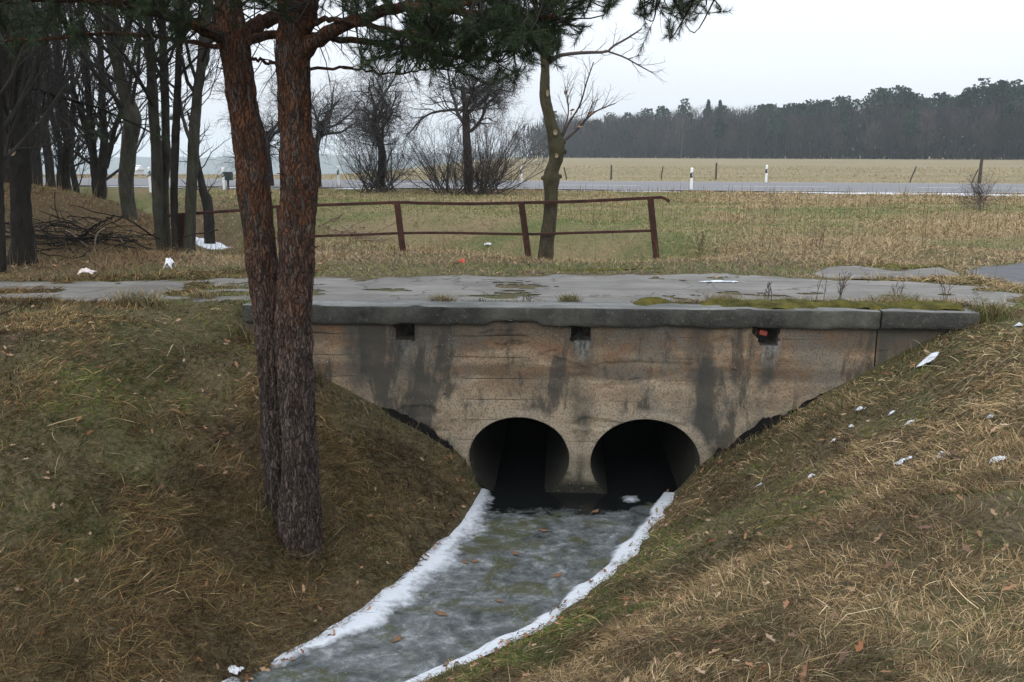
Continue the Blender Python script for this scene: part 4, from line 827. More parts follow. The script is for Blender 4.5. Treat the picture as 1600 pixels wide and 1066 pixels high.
def edge_grass():
    rg = RNG(1500); n = 60000; x = rg.uniform(xg(560), xg(1545), n); y = YW + .42 + .34*rg.random(n)**1.3
    k = rg.random(n) < np.clip(-.12 + .75*sst(xg(850), xg(1350), x) + .9*fbm(x*1.6, y*2, s=1501), 0, 1)*np.where(y > YW+.62, .45, 1); x, y = x[k], y[k]; n = len(x)
    P = np.stack([x, y, np.where(y < YW+.44, ZT-.01, 0.0)], -1); gq = sst(-.1, .3, fbm(x*1.2, y, s=1502))
    col = mixcol(rg, n, [1-gq*.6, .8-.4*gq, .5+0*gq, .9*gq, .9*gq+.2, .3+0*gq, .15+0*gq]); mb = MB()
    blades(mb, P, np.tile([0, 0, 1.0], (n, 1)), rg.random(n)*6.28, .2+rg.random(n)*1.0, .7+rg.random(n)*.9, (.03+.09*rg.random(n)**2)*(.6+.8*sst(xg(900), xg(1300), x)), np.full(n, .006), col, rg)
    tag(mb.build('edge_grass', M_GRASS, smooth=False), 'short grass growing in the gap between coping and track', kind='stuff')
edge_grass()

# ------------------------------------------------------------------ helpers for traced trunks
def traced(pts, D, top=None):
    """pixel centre-line (x, y, width) -> real polyline and radii in the upright plane at distance D"""
    P = np.array([PD(x, y, D) for x, y, w_ in pts]); r = np.array([w_*.5*D/F for x, y, w_ in pts])
    if top: 
        for dx, dy, dz, rr in top: P = np.vstack([P, P[-1] + rt*dx + fh*dy + [0, 0, dz]]); r = np.append(r, rr)
    return P, r
def rough_trunk(mb, P, r, k, n, amp, fz=5.0, fx=22.0, seed=0, flare=0.0):
    S = spline(np.hstack([P, r[:, None]]), n); pts, rad = S[:, :3], S[:, 3]
    t_ = nrm(np.gradient(pts, axis=0)); a = nrm(np.cross(t_, rt[None]*0 + fh[None])); b = np.cross(t_, a); th = np.arange(k)*2*math.pi/k
    D_ = np.cos(th)[None, :, None]*a[:, None] + np.sin(th)[None, :, None]*b[:, None]; V = pts[:, None] + rad[:, None, None]*D_
    rid = 1-2*np.abs(fbm(V[..., 0]*fx, V[..., 1]*fx, V[..., 2]*fz, s=seed, o=4)); lum = fbm(V[..., 0]*4, V[..., 1]*4, V[..., 2]*3, s=seed+9, o=2)
    V = V + D_*(amp*(rid-.4) + rad[:, None]*.14*lum)[..., None]
    I = np.arange(n*k).reshape(n, k); nx_ = np.roll(I, -1, 1); mb.add(V.reshape(-1, 3), np.stack([I[:-1], nx_[:-1], nx_[1:], I[1:]], -1).reshape(-1, 4)); return pts, rad

# ------------------------------------------------------------------ the twin-stemmed pine
pb = on_ground(466, 848); DP = float((pb-EYE) @ fh)
pine_t = thing('pine_tree', 'large twin stemmed pine with reddish bark on the left bank before the headwall', 'tree', pb)
right = [(470, 915, 118), (469, 890, 98), (467, 872, 84), (466, 850, 73), (468, 800, 64), (469, 750, 59), (466, 650, 53), (462, 570, 52), (459, 520, 53), (461, 450, 50), (463, 400, 52), (466, 330, 52), (468, 285, 53), (467, 250, 55), (462, 210, 47), (460, 150, 45), (458, 80, 44), (458, 0, 43)]
left_ = [(450, 895, 70), (447, 865, 54), (443, 835, 46), (437, 790, 42), (429, 700, 38), (426, 600, 39), (420, 500, 42), (410, 420, 45), (402, 340, 45), (396, 290, 46), (390, 225, 47), (383, 180, 42), (374, 130, 42), (367, 75, 42), (360, 30, 38), (355, 0, 37)]
mb = MB()
PRt, rRt = traced(right, DP, [(.02, 0, .8, .14), (.1, .1, 1.6, .11), (.05, 0, 1.8, .07), (0, 0, 1.2, .03)]); rough_trunk(mb, PRt, rRt, 110, 760, .026, 4.5, 17, 1)
PLt, rLt = traced(left_, DP+.17, [(-.06, .05, .8, .10), (-.1, .15, 1.4, .08), (0, 0, 1.6, .05), (0, 0, 1.0, .02)]); PLt[:3] -= fh*np.array([.1, .06, .02])[:, None]; rough_trunk(mb, PLt, rLt, 96, 700, .022, 4.5, 17, 2)
rg = RNG(1300); n = 1500; a = rg.random(n)*6.28; rr_ = .20 + .16*rg.random(n); gxp = PRt[2, 0] + rr_*np.cos(a); gyp = PRt[2, 1] + rr_*np.sin(a); mbq = MB()
blades(mbq, np.stack([gxp, gyp, HT(gxp, gyp)-.02], -1), np.tile([0, 0, 1.0], (n, 1)), a + rg.normal(size=n)*.9 - .5, .1+rg.random(n)*.7, .5+rg.random(n)*1.1, .06+.16*rg.random(n), np.full(n, .005), mixcol(rg, n, [np.full(n, v) for v in (.5, .9, .9, .3, .4, .5, .1)])*.8, rg)
tag(mbq.build('grass_tuft', M_GRASS, smooth=False), 'ring of dry grass round the foot of the twin stemmed pine', 'grass tuft')
rng = RNG(9)
for i in range(34):                          # loose bark flakes and dead branch stubs at the silhouettes
    S, rr = (PRt, rRt) if i % 2 else (PLt, rLt); j = rng.integers(5, 13); p = S[j]*(u := rng.random()) + S[j+1]*(1-u); sg = rng.choice([-1, 1]); d = nrm(rt*sg + fh*rng.normal()*.6 + [0, 0, .25])
    L_ = .02+.05*rng.random(); r0 = rr[j]*.93; tube(mb, np.array([p+d*r0, p+d*(r0+L_*.5), p+d*(r0+L_)]), [.008, .006, .002], 5)
mb.build('trunk', M_PINE, pine_t)
limbs = []
def limb(pts, D, dd): 
    P, r = traced(pts, D); n = len(P); P = P + fh[None]*np.linspace(0, dd, n)[:, None]; S = spline(np.hstack([P, r[:, None]]), 26); S[:, :3] += .008*RNG(len(limbs)).normal(size=(26, 3)); limbs.append((S[:, :3], S[:, 3])); return S
limb([(352, 64, 26), (335, 50, 20), (300, 38, 17), (250, 24, 15), (190, 18, 13), (120, 20, 11), (40, 30, 9), (-60, 20, 7)], DP+.15, -.9)
limb([(356, 76, 9), (330, 72, 7), (270, 64, 6), (200, 56, 5), (120, 64, 5), (40, 70, 4)], DP+.1, -.3)
limb([(366, 66, 28), (392, 38, 24), (430, 12, 20), (470, -25, 17), (540, -70, 12)], DP+.17, .5)
limb([(384, 66, 17), (400, 54, 14), (432, 49, 13), (500, 52, 11), (560, 56, 10), (630, 66, 8), (700, 72, 7), (780, 82, 5)], DP+.15, .7)
limb([(472, 84, 30), (492, 68, 24), (530, 50, 20), (580, 32, 17), (630, 23, 15), (690, 24, 13), (750, 36, 11), (800, 40, 8), (860, 45, 6)], DP, -.6)
limb([(468, 74, 22), (486, 38, 20), (498, 5, 18), (512, -50, 14), (560, -110, 10)], DP, -.3)
limb([(480, 40, 10), (520, 34, 8), (580, 48, 7), (640, 62, 6), (690, 66, 5)], DP-.05, -.5)
limb([(690, 24, 10), (730, 8, 9), (790, -5, 8), (860, -2, 7), (940, -12, 6), (1030, 0, 5), (1090, 18, 4)], DP-.5, -.5)
limb([(482, 108, 5), (540, 106, 4), (590, 112, 3), (640, 108, 3), (690, 98, 2)], DP, .3)
limb([(384, 92, 6), (420, 96, 5), (440, 100, 4)], DP+.1, .3)
mb = MB()
for P, r in limbs: tube(mb, P, r, 9, cap=True)
mb.build('limb', M_PINE, pine_t)
LP = np.concatenate([np.c_[P[5:], r[5:]] for P, r in limbs])
def px_of(p):
    d = p-EYE; z = d@fw; return np.stack([800 + F*(d@rt)/z, 533 - F*(d@upv)/z], -1)
def needles(mb, twP, twT, rng, per, ln, wd, spread=.75):
    """needle brushes round twig points twP with directions twT"""
    m = len(twP); n = m*per; P = np.repeat(twP, per, 0) ; T_ = np.repeat(twT, per, 0); v = rng.normal(size=(n, 3)); pr = nrm(v-(v*T_).sum(1, keepdims=True)*T_)
    al = rng.random(n)[:, None]; P = P - T_*al*.10
    an = (spread*(.55+.6*rng.random(n)))[:, None]; d = nrm(T_*np.cos(an)+pr*np.sin(an)+[0, 0, .10]); L_ = ln*(.7+.5*rng.random(n))[:, None]
    s = nrm(np.cross(d, rng.normal(size=(n, 3))))*wd*.5; I = (np.arange(n)*3)[:, None]
    g = rng.random((n, 1)); col = np.array([.018, .034, .014])*(1-g) + np.array([.042, .070, .022])*g; br = rng.random((n, 1)) < .05; col = np.where(br, [.10, .065, .03], col)
    mb.add(np.stack([P-s, P+s, P+d*L_], 1).reshape(-1, 3), T=I+[0, 1, 2], A=np.repeat(col, 3, 0))
def spray(rects, rng, mbt, TP, TT):
    for (x0, y0, x1, y1, n, dz) in rects:
        for _ in range(n):
            px, py = x0+(x1-x0)*rng.random(), y0+(y1-y0)*rng.random(); tg = PD(px, py, DP-.25 + dz*rng.normal())
            dist = np.linalg.norm(LP[:, :3]-tg, axis=1)*(1+.5*rng.random(len(LP))); a = LP[int(dist.argmin())]
            v = tg-a[:3]; L_ = np.linalg.norm(v); mid = a[:3]+v*.5 + rng.normal(size=3)*.10*L_ + [0, 0, -.08*L_]
            S = spline(np.array([a[:3], mid, tg]), 9); tube(mbt, S, np.linspace(min(.007, .35*a[3]+.003), .0022, 9), 4)
            e = nrm(tg-S[-3]); TP.append(tg); TT.append(e)
            for _k in range(rng.integers(2, 5)):
                j = rng.integers(4, 8); q = S[j]; dd = nrm(nrm(S[j+1]-S[j]) + rng.normal(size=3)*.55 + [0, 0, .12]); ll = .10+.16*rng.random(); tube(mbt, np.array([q, q+dd*ll*.5, q+dd*ll]), [.003, .0026, .002], 3); TP.append(q+dd*ll); TT.append(dd)
                if rng.random() < .6: TP.append(q+dd*ll*.55); TT.append(dd)
rng = RNG(77); mbt = MB(); TP, TT = [], []
spray([(640, -30, 840, 70, 120, .45), (670, 30, 835, 104, 55, .4), (560, 45, 680, 108, 34, .3), (820, -30, 905, 80, 46, .35), (900, -30, 965, 14, 10, .3), (1000, -30, 1095, 36, 22, .2), (690, 92, 840, 126, 8, .3), (490, -30, 640, 18, 26, .4),
       (-40, -40, 120, 60, 46, .4), (120, -40, 335, 26, 40, .4), (40, 30, 330, 74, 9, .3), (340, -30, 480, 18, 10, .4), (700, -70, 1000, -20, 40, .5), (0, -110, 340, -40, 30, .5), (300, -160, 760, -60, 40, .6)], rng, mbt, TP, TT)
# bare dead twigs hanging under the limbs
P0 = np.stack([P for P, r in limbs]); R0 = np.stack([np.clip(r, .004, .012) for P, r in limbs])
for Pq, Rq in grow(rng, P0, R0, [dict(n=9, t0=.1, ang=60, len=.45, up=-.10, wob=.18, rs=.4, rmax=.005, N=7), dict(n=4, t0=.25, ang=45, len=.20, up=-.02, wob=.2, rs=.6, rmax=.003, rmin=.0016, N=5)]): tube(mbt, Pq, Rq, 4)
mbt.build('twigs', M_TWIG, pine_t)
mbn = MB(); needles(mbn, np.array(TP), np.array(TT), rng, 62, .068, .0030)
# the upper crown, out of view, made dense to shade the left bank
stemP = np.stack([spline(PRt[-6:], 14), spline(PLt[-6:], 14)]); stemR = np.full((2, 14), .08)
G = grow(RNG(78), stemP, stemR, [dict(n=24, t0=.2, ang=70, len=3.3, up=.05, wob=.10, rs=.5, rmax=.05, N=8, tap=.6), dict(n=9, t0=.25, ang=48, len=.95, up=.08, wob=.15, rs=.5, rmax=.015, N=5), dict(n=4, t0=.3, ang=45, len=.38, up=.1, wob=.15, rs=.6, rmax=.006, N=4)])
mbc = MB()
for Pq, Rq in G[:2]: tube(mbc, Pq, Rq, 5)
mbc.build('unseen_upper_branches', M_PINE, pine_t)
Pq = G[2][0]; needles(mbn, Pq[:, -1], nrm(Pq[:, -1]-Pq[:, -2]), RNG(79), 34, .14, .014, .9)
mbn.build('needles', M_NEEDLE, pine_t, smooth=False)

# ------------------------------------------------------------------ the crooked bare tree behind the railing
D_M = float((PZ(853, 397, 0)-EYE) @ fh) + .15
mid_t = thing('oak_tree', 'crooked young bare tree with pruning scars and a few orange leaves, just behind the railing', 'tree', PD(853, 397, D_M))
P, r = traced([(852, 408, 31), (853, 392, 28), (855, 370, 26), (860, 335, 25), (861, 305, 24), (861, 290, 26), (862, 278, 29), (863, 266, 24), (868, 250, 25), (869, 232, 28), (868, 220, 27), (864, 205, 23), (858, 182, 20), (852, 155, 19), (851, 135, 17), (852, 110, 15), (851, 85, 15), (849, 40, 14), (848, 0, 13)], D_M, [(.05, 0, 1.0, .055), (-.1, .1, 1.2, .04), (.1, 0, 1.0, .015)])
mb = MB(); pts, rad = rough_trunk(mb, P, r*.84, 36, 240, .008, 8, 16, 31); rng = RNG(32)
for (x, y, sg, L_) in ((848, 278, -1, .02), (874, 276, 1, .04), (880, 238, 1, .06), (881, 222, 1, .03)):
    c = PD(x, y, D_M); d = nrm(rt*sg + [0, 0, .35] - fh*.3); tube(mb, np.array([c-d*.06, c, c+d*L_]), [.05, .04, .028], 8, cap=True)
mb.build('trunk', M_OAK, mid_t)
for (x, y, w_, h_) in ((867, 207, .035, .05), (855, 146, .025, .06), (869, 243, .03, .04)):
    c = PD(x, y, D_M) - fh*(.165 if y > 200 else .12); th = np.arange(12)*math.pi/6; ring = c + rt*(np.cos(th)*w_)[:, None] + np.array([0, 0, 1])*(np.sin(th)*h_)[:, None] 
    mb = MB().add(np.vstack([ring, ring + fh*.09, c - fh*.012]), [[i, (i+1) % 12, 12+(i+1) % 12, 12+i] for i in range(12)], [[i, (i+1) % 12, 24] for i in range(12)])
    mb.build('pruning_scar', bpy.data.materials.get('pale_cut_wood') or simple('pale_cut_wood', (.20, .15, .09), (.34, .27, .18), 20), mid_t)
ls = []
def tl(pts, D=D_M, dd=0.0): 
    P, r = traced(pts, D); P = P + fh[None]*np.linspace(0, dd, len(P))[:, None]; S = spline(np.hstack([P, r[:, None]]), 16); ls.append(S); return S
tl([(857, 98, 8), (866, 90, 7), (882, 84, 5.5), (915, 80, 5), (950, 78, 4), (962, 68, 3.5), (985, 55, 3), (1010, 38, 2)], dd=.5); tl([(945, 79, 3), (975, 88, 2.5), (1000, 100, 2), (1025, 112, 1.5)], D_M+.3, .3)
tl([(876, 218, 4), (890, 190, 3), (905, 165, 2.5), (915, 130, 2), (925, 100, 1.5)], dd=-.3); tl([(878, 222, 4), (905, 200, 3), (930, 175, 2.5), (965, 160, 1.5)], dd=.3); tl([(876, 215, 3), (888, 180, 2.5), (887, 150, 2), (884, 135, 1.5)], dd=.2); tl([(878, 225, 3), (912, 190, 2), (925, 160, 1.5)], dd=-.2)
Sx = np.stack(ls); mb = MB(); tube(mb, Sx[:, :, :3], Sx[:, :, 3], 6)
G = grow(RNG(33), Sx[:, :, :3], Sx[:, :, 3], [dict(n=9, t0=.25, ang=38, len=.5, up=.10, wob=.12, rs=.5, rmax=.006, rmin=.0022, N=6), dict(n=4, t0=.3, ang=40, len=.22, up=.05, wob=.15, rs=.6, rmin=.0018, N=4)])
for Pq, Rq in G: tube(mb, Pq, Rq, 4)
up_s = pts[-70:][None]; G2 = grow(RNG(34), up_s, rad[-70:][None], [dict(n=16, t0=.15, ang=50, len=1.6, up=.1, wob=.12, rs=.5, rmax=.03, N=8), dict(n=9, t0=.2, ang=42, len=.7, up=.05, wob=.15, rs=.5, rmin=.003, N=6), dict(n=5, t0=.2, ang=40, len=.3, up=.05, wob=.15, rs=.6, rmin=.002, N=4)])
for Pq, Rq in G2: tube(mb, Pq, Rq, 4)
mb.build('crown', M_TWIGB, mid_t)
mb = MB(); rng = RNG(35)
lp = np.concatenate([Sx[2:3, 5:13, :3].reshape(-1, 3), Sx[4, 6:14, :3], Sx[3, 4:9, :3], Sx[5, 4:12, :3]]); lp = lp[::2] + rng.normal(size=(len(lp[::2]), 3))*.03
for c in lp:
    a = nrm(rng.normal(size=3)); b = nrm(np.cross(a, rng.normal(size=3))); s_ = .035+.025*rng.random(); mb.add([c-a*s_, c-b*s_*.5+[0, 0, .01], c+a*s_, c+b*s_*.5], [[0, 1, 2, 3]])
mb.build('dead_leaves', simple('orange_dead_leaves', (.26, .13, .07), (.38, .22, .13), 20), mid_t, smooth=False)

# ------------------------------------------------------------------ left-hand clump of grey trunks
def tall_tree(label, pts, D, mat, seed, top, levels, k=28, group=None, extra=(), amp=.010):
    P, r = traced(pts, D, top); P = np.vstack([[P[0, 0], P[0, 1], min(P[0, 2], float(HT(P[0, 0], P[0, 1]))) - .3], P]); r = np.append(r[0]*1.1, r); base = P[1].copy(); base[2] = HT(base[0], base[1]); o = thing('bare_tree', label, 'tree', base, group)
    mb = MB(); n = 170; p_, r_ = rough_trunk(mb, P, r, k, n, amp, 5, 13, seed); stems = [(p_, r_)]
    for e in extra:
        P2_, r2_ = traced(e[0], e[1], e[2] if len(e) > 2 else None); stems.append(rough_trunk(mb, P2_, r2_, 20, n, amp, 5, 13, seed+50))
    mb.build('trunk', mat, o); mb = MB(); SP = np.stack([s[0] for s in stems]); SR = np.stack([s[1] for s in stems])
    for Pq, Rq in grow(RNG(seed), SP, SR, levels): tube(mb, Pq, Rq, 5 if Pq.shape[1] > 6 else 3)
    mb.build('crown', M_TWIG, o); return o
LV = lambda t0, n=16, l1=2.6: [dict(n=n, t0=t0, ang=48, len=l1, up=.12, wob=.13, rs=.42, rmax=.045, N=9, tap=.3), dict(n=9, t0=.15, ang=42, len=1.0, up=.10, wob=.16, rs=.5, rmax=.018, rmin=.004, N=6), dict(n=6, t0=.2, ang=40, len=.42, up=.06, wob=.18, rs=.55, rmin=.003, N=4)]
T6 = [(.1, .1, 1.5, .10), (.1, .2, 1.8, .07), (0, 0, 1.6, .03)]
GL = 'grey bare trunks in the clump left of the twin pine'
tall_tree('stout grey bare tree with a kinked trunk bulging halfway up, standing behind the left bank', [(214, 378, 40), (208, 360, 30), (203, 340, 24), (199, 310, 21), (197, 280, 21), (200, 250, 22), (203, 215, 23), (207, 190, 26), (204, 172, 23), (193, 140, 18), (184, 100, 17), (178, 60, 22), (176, 30, 18), (172, 0, 14)], 18.5, M_GREYBARK, 41, T6, LV(.42), group=GL,
          extra=[([(184, 90, 12), (192, 70, 11), (200, 40, 10), (206, 0, 9)], 18.4, [(.1, 0, 1.5, .05), (0, 0, 1.5, .02)])])
tall_tree('tall straight grey bare tree, left trunk of the close pair beside the rusty railing end', [(254, 406, 20), (252, 385, 16), (249, 350, 15), (246, 320, 16), (245, 290, 15), (245, 260, 15), (243, 220, 15), (240, 170, 15), (237, 120, 14), (234, 60, 12), (231, 0, 11)], 15.4, M_GREYBARK, 42, T6, LV(.55), group=GL)
tall_tree('tall straight grey bare tree, right trunk of the close pair beside the rusty railing end', [(262, 402, 14), (260, 370, 12), (258, 330, 12), (257, 290, 12), (259, 250, 14), (259, 210, 12), (258, 160, 12), (256, 100, 12), (254, 50, 11), (252, 0, 11)], 15.7, M_GREYBARK, 43, T6, LV(.55), group=GL)
tall_tree('slim dark bare tree rising through the rusty railing end', [(277, 403, 15), (275, 380, 12), (273, 350, 11), (272, 300, 11), (273, 250, 11), (275, 200, 11), (277, 150, 10), (279, 100, 9), (280, 50, 9), (281, 0, 9)], 15.2, M_DARKBARK, 44, T6, LV(.55), group=GL)
tall_tree('grey bare tree leaning right above the rusty railing, nearest to the twin pine', [(296, 404, 22), (296, 380, 17), (297, 350, 16), (299, 300, 16), (302, 250, 17), (304, 200, 16), (308, 150, 14), (314, 110, 14), (319, 60, 14), (325, 0, 13)], 15.3, M_GREYBARK, 45, [(.2, .1, 1.5, .09), (.2, .2, 1.8, .06), (0, 0, 1.6, .03)], LV(.52), group=GL, extra=[([(300, 225, 6), (292, 205, 5), (286, 185, 4.5), (284, 172, 4), (281, 150, 3)], 15.25)])
tall_tree('thick dark trunk with pale knots at the far left of the picture', [(34, 408, 44), (36, 385, 37), (35, 350, 31), (33, 300, 29), (30, 250, 30), (26, 200, 29), (22, 150, 28), (19, 100, 27), (16, 50, 26), (13, 0, 26)], 13.6, M_DARKBARK, 46, [(0, .1, 1.5, .14), (0, .2, 1.8, .1), (0, 0, 1.6, .04)], LV(.3, 18), group=GL, k=36)
tall_tree('dark bare tree forking low into several stems on the left embankment', [(157, 332, 26), (156, 318, 22), (155, 300, 21), (153, 280, 20), (147, 250, 12), (142, 200, 10), (138, 150, 9), (134, 100, 8), (128, 40, 7), (124, 0, 7)], 24, M_DARKBARK, 47, T6, LV(.25, 20), group=GL,
          extra=[([(157, 290, 18), (160, 255, 14), (163, 220, 12), (160, 170, 10), (158, 100, 9), (152, 0, 8)], 24, [(0, 0, 2, .08), (0, 0, 1.5, .02)]), ([(164, 262, 10), (172, 235, 8), (180, 200, 6), (192, 170, 5), (205, 140, 4)], 23.8), ([(150, 262, 9), (140, 225, 8), (124, 170, 6), (112, 130, 5)], 24.2)])
tall_tree('dark slanting bush trunk leaning left behind the rightmost grey trunk', [(324, 320, 15), (318, 300, 12), (313, 275, 9), (309, 250, 7), (306, 225, 5), (300, 200, 4)], 27, M_DARKBARK, 48, [(-.1, 0, .5, .02)], [dict(n=14, t0=.1, ang=60, len=1.3, up=.05, wob=.2, rs=.5, rmax=.02, N=7), dict(n=7, t0=.2, ang=45, len=.5, up=.05, wob=.2, rs=.5, rmin=.004, N=5)], group=GL)
tall_tree('narrow dark trunk cut by the left edge of the picture', [(-2, 440, 26), (-2, 400, 20), (-3, 330, 18), (-5, 250, 17), (-6, 150, 16), (-8, 50, 15), (-8, 0, 15)], 12.6, M_DARKBARK, 49, T6, LV(.3, 18), group=GL)
kt = bpy.data.objects[[o.name for o in bpy.data.objects if 'pale knots' in str(o.get('label'))][0]]
for x, y in ((25, 181), (28, 236)):
    c = PD(x, y, 13.6) - fh*.17; th = np.arange(10)*math.pi/5; ring = c + rt*(np.cos(th)*.05)[:, None] + np.array([0, 0, 1])*(np.sin(th)*.075)[:, None]
    MB().add(np.vstack([ring, ring + fh*.12, c - fh*.015]), [[i, (i+1) % 10, 10+(i+1) % 10, 10+i] for i in range(10)], [[i, (i+1) % 10, 20] for i in range(10)]).build('pale_knot', bpy.data.materials['pale_cut_wood'], kt)
# a dark pine whose foliage fills the upper left corner
pl = PD(-150, 430, 12.5); pl[2] = HT(pl[0], pl[1]); p2 = thing('pine_tree', 'dark evergreen pine whose foliage fills the upper left corner', 'tree', pl)
S = np.array([pl + [0, 0, z] for z in (-.2, 2, 4, 6, 8, 10)]); mb = MB(); rough_trunk(mb, S, np.array([.2, .17, .15, .12, .08, .02]), 24, 120, .012, 5, 20, 61); mb.build('trunk', M_PINE, p2)
G = grow(RNG(62), spline(S, 20)[None], np.full((1, 20), .1), [dict(n=60, t0=.30, ang=78, len=4.2, up=.03, wob=.10, rs=.4, rmax=.04, N=8, tap=.7), dict(n=10, t0=.2, ang=50, len=.9, up=.05, wob=.15, rs=.5, rmax=.012, N=5), dict(n=5, t0=.25, ang=45, len=.32, up=.1, wob=.15, rs=.6, rmax=.005, N=4)])  # crown widened and thickened, mostly out of view, to shade the left bank
mb = MB()
for Pq, Rq in G: tube(mb, Pq, Rq, 4)
mb.build('branches', M_DARKBARK, p2); mbn = MB(); Pq = G[2][0]; needles(mbn, Pq[:, -1], nrm(Pq[:, -1]-Pq[:, -2]), RNG(63), 24, .13, .010, .9); mbn.build('needles', M_NEEDLE, p2, smooth=False)
# thicket of thin trunks at far left: three kinds, copied
protos = []
for i in range(4):
    o = thing('thicket_tree', 'thin dark bare tree in the thicket at the far left', 'tree', (0, 0, 0), 'thin dark trees of the thicket on the left')
    rg = RNG(900+i); z = np.linspace(-.3, 8.5, 9); S = np.stack([.18*np.cumsum(rg.normal(size=9))*.6, .18*np.cumsum(rg.normal(size=9))*.6, z], -1); S[:, :2] -= S[0, :2]
    mb = MB(); p_, r_ = rough_trunk(mb, S, np.linspace(.11, .02, 9), 10, 60, .006, 5, 14, 70+i); mb.build('trunk', M_DARKBARK, o); mb = MB()
    for Pq, Rq in grow(rg, p_[None], r_[None], [dict(n=30, t0=.12, ang=48, len=1.9, up=.14, wob=.14, rs=.4, rmax=.028, N=8, tap=.5), dict(n=8, t0=.15, ang=42, len=.75, up=.1, wob=.16, rs=.5, rmin=.004, N=5), dict(n=4, t0=.2, ang=40, len=.36, up=.05, wob=.18, rs=.6, rmin=.003, N=4)]): tube(mb, Pq, Rq, 4 if Pq.shape[1] > 5 else 3)
    mb.build('crown', M_TWIG, o); protos.append(o)
rg = RNG(901)
for i in range(92):
    px, D = rg.uniform(-90, 135), rg.uniform(20, 60)
    if i % 6 == 5: px = rg.uniform(-500, -120); D = rg.uniform(13, 30)
    q = PD(px, 300, D); q[2] = HT(q[0], q[1]); s_ = rg.uniform(.75, 1.25)
    if up_d(q[0], q[1]) < 1.0 or -2 < road_v(q[0], q[1]) < RW+2: q = q - rt*4
    q[2] = HT(q[0], q[1])
    if i < 4: protos[i].location = q; protos[i].rotation_euler = (0, 0, rg.uniform(0, 6)); protos[i].scale = (s_,)*3
    else: clone(protos[i % 4], q, rg.uniform(0, 6), s_)
# ------------------------------------------------------------------ fruit trees and bushes along the road
def fruit_tree(label, pts, D, seed, n1=7, spread=1.0, hgt=1.0, group='gnarled fruit trees along the road'):
    P, r = traced(pts, D); b = P[0].copy(); b[2] = HT(b[0], b[1]); P[0, 2] = b[2]-.15; o = thing('fruit_tree', label, 'tree', b, group); mb = MB()
    p_, r_ = rough_trunk(mb, P, r, 16, 60, .012, 5, 9, seed); mb.build('trunk', M_DARKBARK, o); mb = MB()
    G = grow(RNG(seed), p_[None], r_[None], [dict(n=n1+2, t0=.50, ang=62*spread, dang=12, len=2.9*hgt, up=.045, wob=.20, rs=.62, rmax=.085, N=12, tap=.2), dict(n=12, t0=.15, ang=52, len=1.5*hgt, up=.01, wob=.26, rs=.55, rmax=.04, rmin=.01, N=9, tap=.4), dict(n=9, t0=.1, ang=48, len=.85*hgt, up=-.02, wob=.25, rs=.5, rmax=.016, rmin=.006, N=6, tap=.3), dict(n=5, t0=.15, ang=45, len=.46, up=-.02, wob=.22, rs=.6, rmin=.0035, N=4)])
    for Pq, Rq in G: tube(mb, Pq, Rq, 6 if Pq.shape[1] > 10 else 3)
    mb.build('crown', M_TWIGF, o); return o
fruit_tree('small roadside fruit tree seen between the two pine stems', [(424, 297, 11), (423, 280, 9), (420, 255, 9), (417, 230, 9), (420, 205, 8)], 47, 71, 7, .8, .95)
fruit_tree('roadside fruit tree just right of the twin pine', [(498, 298, 10), (497, 270, 9), (494, 240, 9), (497, 215, 8), (503, 190, 7)], 45, 72, 7, .8, 1.0)
fruit_tree('roadside fruit tree with forked dark trunk rising out of the left bare bush', [(594, 302, 14), (595, 280, 13), (597, 255, 12), (596, 232, 11), (590, 212, 10), (584, 192, 8), (588, 165, 7)], 39.5, 73, 8, 1.0, 1.0)
fruit_tree('roadside fruit tree with straight dark trunk rising out of the right bare bush', [(731, 302, 15), (732, 275, 14), (731, 245, 13), (729, 215, 12), (728, 185, 11), (726, 160, 8), (722, 135, 7)], 38.5, 74, 9, 1.05, 1.05)
def bush(label, px, py, D, wpx, hpx, n, seed, mat, tilt=62, lp=0.0, th=1.0):
    q = PD(px, py, D); q[2] = HT(q[0], q[1]) - .05; rg = RNG(seed); hgt = hpx*D/F; wid = wpx*D/F/2; st, rr = [], []
    for i in range(n):
        a = rg.random()*6.28; b0 = q + [rg.normal()*wid*.14, rg.normal()*.25, 0]; out = wid*(.25+.8*rg.random()); h_ = hgt*(1.08-.5*(out/wid)**2)*(.75+.3*rg.random())
        tip = q + rt*(out*math.cos(a) + lp*wid) + fh*out*math.sin(a)*.8 + [0, 0, h_]; m_ = (b0+tip)/2 + [0, 0, -.08*h_] + rg.normal(size=3)*.12
        st.append(spline(np.array([b0, m_, tip]), 9)); rr.append(th*np.linspace(.028, .006, 9)*(.6+.7*rg.random()))
    st, rr = np.array(st), np.array(rr); o = thing('bush', label, 'bush', q, 'bare bushes at the foot of the roadside trees'); mb = MB(); tube(mb, st, rr, 5); mb.build('stems', M_TWIGF, o); mb = MB()
    for Pq, Rq in grow(rg, st, rr, [dict(n=12, t0=.2, ang=36, len=.95, up=.08, wob=.16, rs=.5, rmax=.014, rmin=.006, N=6), dict(n=6, t0=.2, ang=38, len=.5, up=.05, wob=.18, rs=.6, rmin=.0045, N=4)]): tube(mb, Pq, Rq, 3)
    mb.build('twigs', mat, o); return o
bush('spreading bare bush at the foot of the fruit tree with the forked trunk', 592, 300, 39.2, 185, 106, 34, 81, M_TWIGF)
bush('dark spreading bare bush left of the straight trunked fruit tree', 702, 302, 38.2, 150, 105, 26, 82, M_TWIGF, lp=-.25)
bush('dense reddish brown bush right of the straight trunked fruit tree', 752, 302, 37.8, 200, 116, 48, 83, M_TWIGB, lp=.28)
bush('low dry grey shrub in the meadow at the far right', 1522, 332, 27, 50, 26, 4, 84, M_TWIGB, th=.3)
